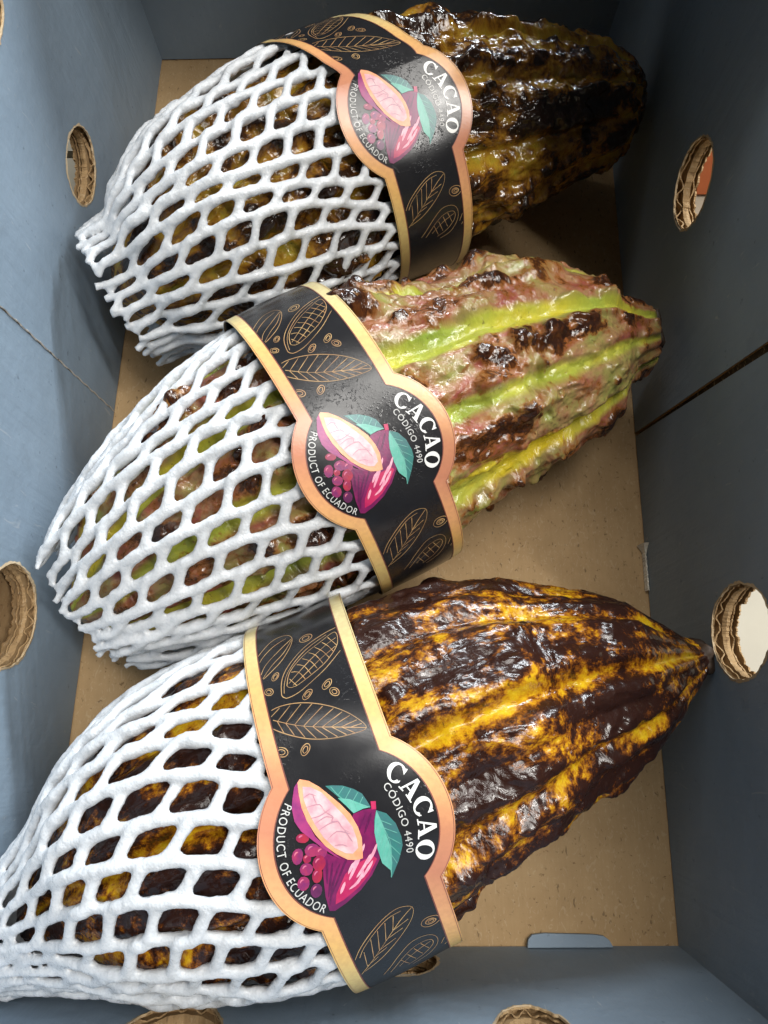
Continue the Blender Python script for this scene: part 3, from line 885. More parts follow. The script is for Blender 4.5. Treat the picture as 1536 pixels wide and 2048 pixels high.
ART = {'rim':[[-16.2,-8.0],[-15.1,-6.2],[-13.1,-4.4],[-10.6,-2.8],[-8.0,-1.2],[-5.1,0.2],[-2.0,0.8],[0.6,0.8],[2.6,0.2],[4.9,-0.5],[4.7,-1.9],[3.8,-3.7],[1.6,-5.6],[-0.9,-7.2],[-4.1,-8.5],[-7.5,-9.3],[-10.5,-9.5],[-13.3,-9.2],[-15.7,-8.7]],'pulp':[[-14.5,-7.9],[-13.7,-6.2],[-11.8,-4.3],[-8.3,-2.6],[-5.4,-1.2],[-2.4,-0.3],[0.4,-0.3],[2.3,-0.7],[3.0,-2.2],[2.3,-3.6],[0.2,-5.5],[-2.8,-7.0],[-6.2,-7.9],[-9.4,-8.4],[-11.9,-8.5]],'shell':[[-16.2,-8.1],[-15.1,-9.7],[-13.0,-10.8],[-11.2,-11.6],[-8.4,-11.9],[-6.0,-11.2],[-4.1,-10.0],[-0.9,-8.0],[1.6,-6.3],[3.2,-4.9],[1.2,-6.1],[-3.8,-8.7],[-9.0,-9.5],[-13.7,-9.2]],'pod':[[-4.4,5.1],[-4.9,3.1],[-4.9,0.8],[-0.8,-2.8],[1.8,-6.4],[-0.3,-8.3],[4.9,-9.9],[7.3,-10.5],[9.4,-11.0],[13.0,-11.3],[13.6,-10.2],[13.1,-7.3],[11.7,-3.3],[9.5,0.1],[6.7,2.9],[3.5,4.2],[-0.3,4.9],[-3.8,5.9]],'crim':[[10.0,-8.6],[6.6,-5.3],[5.5,-2.2],[5.3,1.7],[6.4,2.4],[9.2,-0.6],[10.9,-3.6],[12.1,-7.6],[12.2,-9.6]],'stem':[[-5.9,5.3],[-5.5,6.4],[-3.9,5.9],[-4.2,4.9]],'leafa':[[-12.7,-3.1],[-12.2,-1.5],[-11.3,0.6],[-9.7,2.7],[-8.1,4.1],[-6.3,4.6],[-4.8,4.9],[-5.1,3.2],[-5.0,0.9],[-6.7,0.3],[-8.9,-0.8],[-10.8,-1.9]],'leafal':[[-9.3,-1.3],[-8.1,1.1],[-6.3,3.1],[-4.8,4.8],[-5.1,3.2],[-5.0,0.9],[-6.9,0.0]],'leafb':[[-3.7,5.8],[-2.2,7.7],[0.6,8.9],[3.8,9.1],[5.8,8.7],[8.7,6.8],[12.1,3.9],[10.2,4.3],[7.8,3.1],[4.5,3.2],[0.6,3.8],[-1.9,4.7]],'leafbl':[[-3.6,5.8],[0.3,6.1],[4.9,6.1],[8.7,5.2],[11.9,3.9],[10.2,4.3],[7.8,3.1],[4.5,3.2],[0.6,3.8],[-1.8,4.8]],'pulpl':[[[-10.2,-8.9],[-10.0,-7.1],[-9.6,-5.5],[-8.4,-5.1]],[[-7.7,-8.4],[-7.4,-6.3],[-7.9,-3.5]],[[-6.3,-7.7],[-6.7,-4.9],[-5.7,-3.6]],[[-4.7,-7.5],[-5.1,-4.6],[-4.7,-3.0]],[[-2.2,-6.2],[-2.9,-3.9],[-2.0,-2.2],[-1.1,-1.1]],[[-0.3,-5.3],[0.2,-3.7],[1.1,-2.7]],[[-8.4,-5.1],[-7.8,-4.9],[-6.8,-4.1],[-6.0,-3.6],[-5.3,-4.2],[-4.8,-2.9],[-3.7,-2.6],[-2.6,-2.2],[-1.5,-1.1]],[[-12.2,-8.5],[-12.5,-6.9],[-11.5,-5.6]],[[-12.2,-6.3],[-9.9,-6.1]],[[-2.6,-2.2],[0.7,-1.3]]],'hil':[[[2.0,0.9],[2.9,0.2],[4.6,-1.8],[6.2,-3.7]],[[4.6,-1.0],[6.3,-3.0],[8.3,-5.0]],[[3.1,3.5],[4.7,2.1],[6.6,-0.1]],[[4.7,1.4],[6.9,-1.0],[8.5,-3.3]],[[7.6,-1.2],[9.6,-3.4],[10.3,-5.7]],[[4.9,-2.7],[6.9,-4.7]],[[6.3,1.4],[8.2,-0.9],[9.3,-2.5]],[[8.2,-5.9],[10.4,-7.8]]],'dark':[[[-3.7,3.2],[2.7,-3.1],[10.6,-10.4]],[[-3.7,4.7],[-0.1,1.7]],[[3.0,-7.0],[9.8,-10.4]],[[3.8,-5.5],[7.6,-8.6],[11.9,-10.8]],[[1.8,-7.9],[6.9,-9.7]]],'veinb':[[[-3.6,5.8],[0.5,6.1],[4.9,6.2],[11.9,3.9]],[[-2.0,5.9],[0.2,4.4]],[[-0.4,6.1],[2.6,3.9]],[[1.3,6.1],[4.4,3.8]],[[3.0,6.2],[6.3,3.7]],[[4.9,6.1],[8.0,3.8]],[[6.6,5.6],[9.1,4.2]],[[-1.2,6.1],[0.5,7.9]],[[0.5,6.1],[2.7,8.5]],[[2.6,6.2],[5.3,8.4]],[[4.5,6.1],[7.6,7.5]],[[6.6,5.6],[9.2,6.2]]],'veina':[[[-12.1,-2.0],[-9.1,-0.6],[-6.8,1.9],[-4.8,4.8]],[[-9.9,-0.9],[-11.0,0.8]],[[-8.4,0.1],[-10.0,2.1]],[[-7.2,1.3],[-8.7,3.3]],[[-6.2,2.7],[-7.4,4.0]],[[-8.1,0.3],[-6.1,0.7]],[[-6.8,1.9],[-5.1,1.9]]],'beans':[(0,[[-3.8,-10.1],[-3.5,-10.5],[-3.4,-11.2],[-3.7,-11.9],[-4.1,-12.5],[-4.7,-12.8],[-5.2,-12.7],[-5.5,-12.3],[-5.6,-11.7],[-5.4,-11.0],[-4.9,-10.4],[-4.4,-10.0]]),(1,[[-0.9,-12.6],[-0.2,-13.1],[0.2,-13.8],[0.1,-14.5],[-0.4,-14.9],[-1.2,-15.0],[-2.0,-14.8],[-2.7,-14.2],[-3.0,-13.5],[-2.9,-12.9],[-2.5,-12.4],[-1.7,-12.3]]),(0,[[0.3,-11.1],[0.7,-11.4],[0.8,-11.9],[0.7,-12.4],[0.4,-12.7],[-0.1,-12.8],[-0.6,-12.7],[-0.9,-12.4],[-1.1,-11.9],[-1.0,-11.4],[-0.7,-11.1],[-0.2,-11.0]]),(1,[[-0.6,-8.7],[-0.1,-9.3],[0.1,-10.1],[-0.1,-10.9],[-0.7,-11.6],[-1.4,-11.9],[-2.1,-11.8],[-2.6,-11.2],[-2.8,-10.5],[-2.6,-9.6],[-2.0,-8.9],[-1.3,-8.6]]),(1,[[0.5,-7.4],[1.0,-7.9],[1.2,-8.5],[1.1,-9.2],[0.6,-9.7],[-0.0,-9.9],[-0.7,-9.7],[-1.2,-9.3],[-1.4,-8.6],[-1.3,-8.0],[-0.8,-7.5],[-0.2,-7.3]]),(1,[[2.6,-11.5],[3.1,-12.0],[3.3,-12.7],[3.1,-13.4],[2.6,-14.0],[1.9,-14.2],[1.2,-14.1],[0.7,-13.6],[0.5,-12.9],[0.7,-12.2],[1.2,-11.6],[1.9,-11.3]]),(0,[[2.6,-8.5],[3.2,-9.1],[3.6,-9.9],[3.4,-10.6],[2.9,-11.1],[2.1,-11.3],[1.2,-11.1],[0.5,-10.5],[0.2,-9.7],[0.3,-9.0],[0.9,-8.5],[1.7,-8.3]]),(0,[[4.7,-10.1],[5.4,-10.6],[5.7,-11.2],[5.6,-11.8],[5.2,-12.2],[4.4,-12.3],[3.7,-12.1],[3.0,-11.6],[2.7,-10.9],[2.7,-10.3],[3.2,-9.9],[3.9,-9.8]]),(1,[[5.1,-13.2],[5.7,-13.7],[6.0,-14.4],[5.9,-15.1],[5.3,-15.6],[4.6,-15.8],[3.8,-15.6],[3.2,-15.1],[2.9,-14.4],[3.1,-13.7],[3.6,-13.2],[4.3,-13.0]]),(2,[[7.7,-11.2],[8.4,-11.7],[8.7,-12.4],[8.6,-13.1],[8.1,-13.5],[7.3,-13.7],[6.5,-13.5],[5.9,-13.0],[5.6,-12.3],[5.7,-11.7],[6.2,-11.2],[7.0,-11.0]])],'gold':[[[-43.5,-12.2],[-46.4,-12.8],[-50.4,-12.1],[-54.0,-9.8],[-57.6,-6.2],[-57.8,-2.8],[-55.4,-1.2],[-51.7,-2.0],[-47.6,-4.7],[-44.9,-8.2],[-43.5,-10.9],[-43.5,-12.2]],[[-43.5,-11.5],[-47.8,-9.4],[-51.5,-5.3],[-54.9,-1.4]],[[-44.4,-12.0],[-50.0,-10.6],[-54.2,-6.7],[-56.1,-2.8]],[[-43.6,-10.8],[-47.1,-7.5],[-50.1,-4.0],[-54.3,-1.4]],[[-36.6,-6.8],[-40.0,-6.2],[-43.0,-4.8],[-46.4,-1.8],[-49.6,2.2],[-51.8,7.0],[-52.6,11.1]],[[-36.6,-6.8],[-35.3,-5.9],[-35.4,-2.8],[-37.0,1.2],[-39.4,5.5],[-43.1,10.0]],[[-38.7,-5.0],[-42.4,-3.5],[-46.2,0.8],[-48.9,5.7],[-50.7,10.0],[-45.7,9.7],[-41.4,6.0],[-39.0,1.6],[-37.5,-2.8],[-37.9,-4.6],[-38.7,-5.0]],[[-36.8,-6.1],[-39.5,-5.5],[-42.4,-4.1],[-45.8,-1.0],[-48.8,3.0],[-51.0,7.7]],[[-39.0,-4.4],[-41.6,-0.8],[-44.5,3.2],[-47.1,7.1],[-48.3,9.8]],[[-38.0,-3.5],[-39.8,-0.1],[-42.6,4.4],[-45.2,9.1]],[[-40.3,-4.0],[-39.2,-3.5],[-37.6,-2.7]],[[-42.1,-3.2],[-41.3,-1.5],[-38.4,-0.3]],[[-43.8,-1.4],[-42.5,0.2],[-39.1,1.4]],[[-45.1,0.3],[-43.2,2.1],[-40.2,3.2]],[[-46.4,2.2],[-44.6,3.7],[-41.0,4.9]],[[-47.6,4.0],[-45.2,5.6],[-42.1,6.8]],[[-48.5,6.1],[-46.4,7.3],[-43.5,8.3]],[[-49.6,7.9],[-45.4,9.5]],[[-33.2,-12.3],[-34.0,-9.1],[-33.3,-4.9],[-31.3,-0.3],[-27.9,4.6],[-24.1,8.2],[-20.7,9.9],[-20.7,6.2],[-21.6,1.6],[-23.6,-3.4],[-26.9,-8.2],[-30.3,-11.5],[-33.2,-12.3]],[[-33.1,-12.4],[-30.3,-8.9],[-27.7,-5.2],[-25.6,-1.3],[-23.8,2.8],[-20.7,9.9]],[[-32.0,-11.1],[-33.6,-8.0]],[[-30.5,-9.3],[-33.0,-5.5]],[[-29.2,-7.5],[-32.2,-2.9]],[[-28.0,-5.6],[-31.1,-0.4]],[[-26.8,-3.7],[-29.5,1.9]],[[-25.8,-1.7],[-27.9,4.1]],[[-24.8,0.3],[-26.3,5.8]],[[-24.0,2.4],[-24.8,7.2]],[[-23.1,4.5],[-23.2,8.4]],[[-22.2,6.5],[-22.0,9.2]],[[-32.0,-11.1],[-29.8,-10.7]],[[-30.5,-9.3],[-27.3,-8.5]],[[-29.2,-7.5],[-25.7,-6.3]],[[-28.0,-5.6],[-24.2,-4.1]],[[-26.8,-3.7],[-23.0,-1.7]],[[-25.8,-1.7],[-22.1,0.8]],[[-24.8,0.3],[-21.4,3.0]],[[-24.0,2.4],[-21.0,5.1]],[[-23.1,4.5],[-20.7,7.0]],[[29.2,-10.4],[26.3,-8.2],[23.3,-4.4],[21.2,-0.4],[20.5,3.1],[21.9,5.9],[24.9,5.1],[28.0,2.4],[30.9,-1.1],[33.5,-5.2],[35.2,-9.5]],[[36.0,-10.8],[30.0,-4.3],[24.7,1.7],[22.0,5.7]],[[29.3,-9.3],[26.8,-7.5],[24.0,-3.9],[22.0,-0.2],[21.6,3.2]],[[33.5,-8.5],[28.1,-7.9]],[[31.6,-6.4],[25.4,-5.4]],[[30.2,-4.6],[24.0,-3.3]],[[28.3,-2.4],[22.8,-1.1]],[[26.2,-0.1],[22.0,1.2]],[[33.5,-8.5],[32.1,-5.4]],[[31.6,-6.4],[30.4,-2.7]],[[30.0,-4.3],[28.9,-0.1]],[[27.8,-2.0],[26.8,2.2]],[[26.1,0.2],[24.9,4.1]],[[41.9,-6.2],[39.5,-4.1],[36.2,-1.2],[33.2,2.8],[33.5,6.8],[36.0,8.7],[40.1,8.3],[44.1,5.4],[45.5,1.1]],[[42.6,-4.5],[37.9,-0.3],[35.6,3.5],[35.9,7.0],[38.7,7.4],[42.2,4.4],[44.1,0.0]],[[41.7,-2.0],[38.6,2.5],[36.9,7.1]],[[38.8,-1.0],[43.3,0.4]],[[37.6,0.9],[42.3,2.3]],[[36.4,2.8],[41.2,4.2]],[[35.7,4.7],[39.9,6.1]],[[41.1,9.2],[36.8,11.2],[34.0,13.4]],[[43.0,10.0],[38.6,12.2],[36.8,13.4]],[[-43.4,-6.3],[-42.8,-6.4],[-42.2,-6.8],[-41.8,-7.4],[-41.8,-8.0],[-42.2,-8.3],[-42.8,-8.2],[-43.5,-7.8],[-43.9,-7.1],[-43.9,-6.6],[-43.4,-6.3]],[[-43.2,-6.7],[-42.8,-6.8],[-42.4,-7.0],[-42.2,-7.4],[-42.2,-7.7],[-42.4,-7.9],[-42.8,-7.8],[-43.2,-7.6],[-43.4,-7.2],[-43.4,-6.9],[-43.2,-6.7]],[[-38.4,-8.6],[-38.0,-9.1],[-38.1,-9.7],[-38.5,-10.3],[-39.2,-10.7],[-39.8,-10.6],[-40.2,-10.2],[-40.1,-9.6],[-39.7,-8.9],[-39.0,-8.6],[-38.4,-8.6]],[[-38.7,-9.1],[-38.5,-9.3],[-38.5,-9.7],[-38.8,-10.0],[-39.1,-10.2],[-39.5,-10.2],[-39.7,-10.0],[-39.7,-9.6],[-39.4,-9.3],[-39.0,-9.1],[-38.7,-9.1]],[[-34.6,0.6],[-34.0,0.4],[-33.4,-0.2],[-32.9,-1.0],[-32.9,-1.8],[-33.3,-2.1],[-33.9,-2.0],[-34.5,-1.4],[-35.0,-0.6],[-35.0,0.2],[-34.6,0.6]],[[-34.3,-0.0],[-34.0,-0.1],[-33.6,-0.5],[-33.4,-0.9],[-33.4,-1.3],[-33.6,-1.5],[-33.9,-1.5],[-34.3,-1.1],[-34.5,-0.7],[-34.5,-0.2],[-34.3,-0.0]],[[-35.4,5.7],[-34.7,5.6],[-34.0,5.1],[-33.5,4.2],[-33.4,3.5],[-33.7,3.1],[-34.4,3.1],[-35.1,3.7],[-35.6,4.5],[-35.7,5.3],[-35.4,5.7]],[[-35.0,5.1],[-34.6,5.1],[-34.2,4.8],[-34.0,4.3],[-33.9,3.9],[-34.1,3.7],[-34.4,3.7],[-34.8,4.0],[-35.1,4.5],[-35.2,4.9],[-35.0,5.1]],[[-30.8,6.4],[-30.6,5.9],[-30.9,5.2],[-31.5,4.7],[-32.2,4.5],[-32.9,4.7],[-33.1,5.2],[-32.8,5.9],[-32.2,6.4],[-31.4,6.6],[-30.8,6.4]],[[-31.3,6.0],[-31.2,5.7],[-31.3,5.4],[-31.6,5.1],[-32.1,5.0],[-32.4,5.1],[-32.5,5.4],[-32.4,5.7],[-32.0,6.0],[-31.6,6.1],[-31.3,6.0]],[[-22.4,-8.9],[-22.1,-9.4],[-22.2,-10.3],[-22.8,-11.1],[-23.5,-11.6],[-24.2,-11.5],[-24.6,-10.9],[-24.4,-10.1],[-23.9,-9.3],[-23.1,-8.8],[-22.4,-8.9]],[[-22.8,-9.5],[-22.7,-9.8],[-22.7,-10.3],[-23.0,-10.7],[-23.4,-11.0],[-23.8,-10.9],[-24.0,-10.6],[-23.9,-10.1],[-23.6,-9.7],[-23.2,-9.4],[-22.8,-9.5]],[[-22.5,-3.7],[-21.9,-3.6],[-21.2,-4.0],[-20.7,-4.7],[-20.5,-5.4],[-20.8,-5.9],[-21.4,-6.0],[-22.1,-5.7],[-22.6,-5.0],[-22.8,-4.2],[-22.5,-3.7]],[[-22.1,-4.2],[-21.8,-4.2],[-21.4,-4.4],[-21.1,-4.7],[-21.0,-5.2],[-21.1,-5.4],[-21.5,-5.5],[-21.9,-5.3],[-22.2,-4.9],[-22.3,-4.5],[-22.1,-4.2]],[[-52.8,4.1],[-51.9,3.6],[-51.4,2.7],[-51.4,1.6],[-51.9,0.8],[-52.8,0.6],[-53.7,1.1],[-54.3,2.1],[-54.3,3.1],[-53.7,3.9],[-52.8,4.1]],[[-52.8,3.3],[-52.3,3.0],[-52.0,2.5],[-52.0,1.9],[-52.3,1.5],[-52.8,1.4],[-53.3,1.6],[-53.6,2.2],[-53.6,2.8],[-53.3,3.2],[-52.8,3.3]],[[28.7,11.0],[29.8,10.7],[30.5,9.6],[30.6,8.2],[30.0,7.0],[28.9,6.4],[27.9,6.7],[27.2,7.7],[27.2,9.1],[27.7,10.4],[28.7,11.0]],[[28.8,9.9],[29.4,9.8],[29.7,9.2],[29.8,8.4],[29.4,7.7],[28.9,7.4],[28.3,7.6],[27.9,8.2],[27.9,8.9],[28.2,9.6],[28.8,9.9]],[[28.9,10.1],[29.3,9.9],[29.6,9.3],[29.7,8.5],[29.4,7.8],[29.0,7.5],[28.5,7.7],[28.2,8.3],[28.2,9.1],[28.5,9.8],[28.9,10.1]],[[28.9,9.5],[29.1,9.4],[29.3,9.1],[29.3,8.7],[29.2,8.3],[29.0,8.1],[28.7,8.2],[28.6,8.5],[28.5,9.0],[28.7,9.4],[28.9,9.5]]]}
# ------------------------------------------------------------------ paper label bands
def label_black():
    t = NT('black_label_paper')
    v = t.obj()
    c = t.mix(t.mapr(t.noise(v, 60, 4), .3, .7), (.012, .012, .014), (.018, .018, .020))
    wet = t.mapr(t.noise(v, 55, 3, .6), .50, .64)
    drop = t.mapr(t.noise(v, 1100, 2, .6), .55, .70)
    h = t.math('ADD', t.math('MULTIPLY', t.math('MULTIPLY', wet, drop), 1.0), t.math('MULTIPLY', t.noise(v, 1500, 2), .10))
    n = t.bump(h, .16, .0006)
    return t.fin(c, t.mapr(t.noise(v, 200, 4), .3, .7, .18, .26), n, spec=.42)
def gold_border():
    t = NT('gilt_border_print')
    u = t.attr('along')
    w = t.noise(t.obj(), 700, 3)
    c = t.ramp(u, [(0, (.60, .52, .26)), (.14, (.72, .56, .24)), (.24, (.74, .44, .16)), (.35, (.76, .39, .17)), (.44, (.56, .24, .13)), (.54, (.54, .22, .13)), (.66, (.76, .39, .18)),
                   (.76, (.74, .45, .15)), (.86, (.68, .52, .20)), (1, (.50, .36, .13))])
    c = t.mix(t.mapr(w, .4, .62, 0, .18), c, (.40, .18, .10))
    n = t.bump(t.noise(t.obj(), 1500, 2), .06, .0004)
    return t.fin(c, .24, n, spec=.5)
M_LBLACK = label_black()
M_LGOLD = gold_border()
M_LINE = flat_print('border_outline_print', (.20, .065, .05), rough=.35)
M_GOLDLINE = flat_print('gold_line_print', (.52, .34, .15), (.40, .22, .10), rough=.35, scale=260)
M_WHITE = flat_print('white_print', (.86, .86, .84), (.80, .80, .78))
M_GREYTXT = flat_print('pale_print', (.62, .62, .60), (.52, .52, .50))
M_RIMO = flat_print('orange_print', (.80, .31, .16), (.86, .40, .22), scale=400)
M_PULP = flat_print('pale_pink_print', (.74, .50, .51), (.64, .32, .37), scale=420)
M_PULPL = flat_print('pulp_shade_print', (.50, .24, .29), (.44, .24, .31))
M_SHINE = flat_print('bean_shine_print', (.62, .16, .22), (.48, .12, .26))
M_PURPLE = flat_print('purple_print', (.13, .010, .075), (.22, .012, .095), scale=350)
M_SHELL = flat_print('violet_shell_print', (.24, .028, .15), (.36, .04, .17), scale=350)
M_CRIM = flat_print('crimson_print', (.40, .012, .09), (.52, .03, .11), scale=300)
M_PINK = flat_print('pink_print', (.72, .27, .38), (.80, .42, .50), scale=600)
M_PDARK = flat_print('dark_purple_print', (.085, .008, .055), (.12, .01, .075))
M_TEAL = flat_print('teal_print', (.035, .19, .17), (.05, .15, .16), scale=350)
M_TEALL = flat_print('light_teal_print', (.10, .40, .31), (.16, .46, .38), scale=350)
M_VEIN = flat_print('vein_print', (.16, .46, .38))
M_BEAN = [flat_print('red_bean_print', (.36, .022, .05), (.24, .014, .07), scale=500), flat_print('violet_bean_print', (.17, .022, .12), (.32, .03, .10), scale=500),
          flat_print('dusky_bean_print', (.09, .014, .065), (.13, .02, .09), scale=500)]

GOLD_GROUPS = [[0, 1, 2, 3], list(range(4, 18)), list(range(18, 39)), list(range(39, 52)), list(range(52, 59)), [59, 60]] + [[i, i + 1] for i in range(61, 81, 2)]

class Label:
    def __init__(s, spine, arc, R, phi0, w0, skew, scale=1.0, curl=None):
        P, T, S, U = spine.frame(np.array([arc]))
        s.A, s.T, s.S, s.U = P[0], T[0], S[0], U[0]
        s.R, s.phi0, s.w0, s.skew, s.k, s.curl = R, math.radians(phi0), w0, skew, scale, curl
    def p(s, XY, lift=0.0):
        """print coordinates in millimetres (X round the pod, Y towards its tip) to a point on the band"""
        XY = np.atleast_2d(np.asarray(XY, float)) * .001 * s.k
        ph = s.phi0 - XY[:, 0] / s.R
        w = s.w0 + XY[:, 1] + s.skew * XY[:, 0]
        R = s.R + lift + .00035 * np.sin(ph * 5 + 1) + .0003 * np.sin(w * 160 + ph * 3)
        if s.curl is not None:
            dw, dr = s.curl(ph, w)
            w = w + dw; R = R + dr
        P = s.A + w[:, None] * s.T + R[:, None] * (np.cos(ph)[:, None] * s.U + np.sin(ph)[:, None] * s.S)
        P[:, 2] = np.maximum(P[:, 2], .0012 + lift)
        return keep_in(P, .0012 - lift)

RM, BW, BD = 22.3, 14.6, 3.7           # medallion radius, half band, border (mm)
def half_w(X, inset=0.0):
    r, b = RM - inset, BW - inset
    m = np.sqrt(np.maximum(r * r - X * X, 0))
    return np.maximum(b, m)

def strip_mesh(name, lab, X, lo, hi, n, lift, mat, parent, base, along=False):
    Y = lo[:, None] + (hi - lo)[:, None] * np.linspace(0, 1, n)[None]
    XX = np.repeat(X[:, None], n, 1)
    P = lab.p(np.stack([XX.ravel(), Y.ravel()], 1), lift)
    m = len(X)
    i = np.arange(m - 1)[:, None] * n; j = np.arange(n - 1)[None]
    F = np.stack([i + j, i + j + 1, i + n + j + 1, i + n + j], -1).reshape(-1, 4)
    # outward facing
    c = P[F[0]]
    nr = np.cross(c[1] - c[0], c[2] - c[0])
    if nr @ (c[0] - lab.A) < 0: F = F[:, ::-1]
    o = mesh_np(name, P - base, F, mat, parent, True)
    if along: add_attr(o, 'along', np.clip((XX.ravel() - .75 * Y.ravel() + 62) / 124, 0, 1))
    return o

def poly_mesh(name, lab, polys, lift, mat, parent, base, spacing=1.6):
    VV, FF, o = [], [], 0
    for i, p in enumerate(polys):
        vo, fo, _ = fill_poly(p, spacing=spacing)
        if not len(fo): continue
        P = lab.p(vo, lift + .000004 * i)
        c = P[fo[0]]
        fo = np.array([f if np.cross(P[f[1]] - P[f[0]], P[f[2]] - P[f[0]]) @ (P[f[0]] - lab.A) > 0 else f[::-1] for f in fo])
        VV.append(P); FF.append(fo + o); o += len(P)
    return mesh_np(name, np.vstack(VV) - base, np.vstack(FF), mat, parent, True)

def ribbon_mesh(name, lab, lines, width, lift, mat, parent, base, taper=False):
    VV, FF, o = [], [], 0
    for li, l in enumerate(lines):
        p = np.asarray(l, float)
        # smooth resample
        q = [p[0]]
        for i in range(len(p) - 1):
            p0 = p[max(i - 1, 0)]; p1 = p[i]; p2 = p[i + 1]; p3 = p[min(i + 2, len(p) - 1)]
            n = max(2, int(np.linalg.norm(p2 - p1) / .7))
            for t in np.linspace(0, 1, n + 1)[1:]:
                q.append(.5 * (2 * p1 + (p2 - p0) * t + (2 * p0 - 5 * p1 + 4 * p2 - p3) * t * t + (3 * p1 - p0 - 3 * p2 + p3) * t ** 3))
        q = np.array(q)
        keep = (np.abs(q[:, 1]) < half_w(q[:, 0], BD + .1))
        T = np.gradient(q, axis=0); T /= np.maximum(np.linalg.norm(T, axis=1, keepdims=True), 1e-6)
        Nn = np.c_[-T[:, 1], T[:, 0]]
        s = np.linspace(0, 1, len(q))
        w = width * (np.sin(np.pi * s) ** .6 + .12 if taper else .8 + .25 * np.sin(s * 9 + li))
        Pl = lab.p(q + Nn * w[:, None] / 2, lift + .000003 * (li % 12)); Pr = lab.p(q - Nn * w[:, None] / 2, lift + .000003 * (li % 12))
        n = len(q)
        VV.append(np.vstack([Pl, Pr]))
        for i in range(n - 1):
            if keep[i] and keep[i + 1]: FF.append((o + i, o + n + i, o + n + i + 1, o + i + 1))
        o += 2 * n
    return mesh_np(name, np.vstack(VV) - base, np.array(FF), mat, parent, True)

# --- lettering
def text_mesh2d(s, size):
    cu = bpy.data.curves.new('lettering', 'FONT')
    cu.body = s; cu.size = size; cu.resolution_u = 4
    cu.space_character = 1.12
    ob = bpy.data.objects.new('lettering', cu)
    COL.objects.link(ob)
    dg = bpy.context.evaluated_depsgraph_get()
    me = ob.evaluated_get(dg).to_mesh()
    me.calc_loop_triangles()
    V = np.array([v.co[:2] for v in me.vertices]); F = np.array([t.vertices[:] for t in me.loop_triangles])
    ob.evaluated_get(dg).to_mesh_clear()
    bpy.data.objects.remove(ob); bpy.data.curves.remove(cu)
    return V, F
def serif_letters():
    """C, A and O of a heavy roman face as strips in a unit em: list of (outline points) per letter, with its width"""
    def ring(a0, a1, n, ro, ri, cx):
        t = np.radians(np.linspace(a0, a1, n))
        o = np.c_[cx + ro[0] * np.cos(t), .5 + ro[1] * np.sin(t)]
        i = np.c_[cx + ri[0] * np.cos(t), .5 + ri[1] * np.sin(t)]
        return [np.array([o[k], o[k + 1], i[k + 1], i[k]]) for k in range(n - 1)]
    C = ring(42, 325, 30, (.46, .52), (.235, .43), .47)
    C += [np.array([(.74, .98), (.80, .98), (.80, .66), (.765, .66), (.70, .80)]), np.array([(.66, .90), (.76, .86), (.80, .68), (.70, .74)])]
    C += [np.array([(.80, .30), (.835, .28), (.78, .12), (.66, .10)])]
    O = ring(0, 360, 40, (.48, .52), (.225, .43), .50)
    A = [np.array([(.40, 1.02), (.56, 1.02), (.94, .05), (.66, .05)]), np.array([(.40, 1.02), (.47, .90), (.20, .05), (.11, .05)]),
         np.array([(.24, .30), (.66, .30), (.64, .37), (.26, .37)]), np.array([(.00, .0), (.33, .0), (.33, .065), (.00, .065)]), np.array([(.56, .0), (1.06, .0), (1.06, .065), (.56, .065)])]
    return dict(C=(C, .90), A=(A, 1.02), O=(O, 1.0))
SERIF = serif_letters()
TXT_CODE = text_mesh2d('C\u00d3DIGO 4490', 2.35)
TXT_PROD = text_mesh2d('PRODUCT OF ECUADOR', 2.75)
def arc_xy(V, r, cy=0.0, flip=False):
    x, y = V[:, 0], V[:, 1]
    if not flip:
        a = x / r
        return np.c_[(r + y) * np.sin(a), cy + (r + y) * np.cos(a)]
    a = x / r
    return np.c_[(r - y) * np.sin(a), cy - (r - y) * np.cos(a)]
def letter_mesh(name, lab, V2, F, lift, mat, parent, base):
    P = lab.p(V2, lift)
    F = np.array([f if np.cross(P[f[1]] - P[f[0]], P[f[2]] - P[f[0]]) @ (P[f[0]] - lab.A) > 0 else f[::-1] for f in F])
    return mesh_np(name, P - base, F, mat, parent, True)

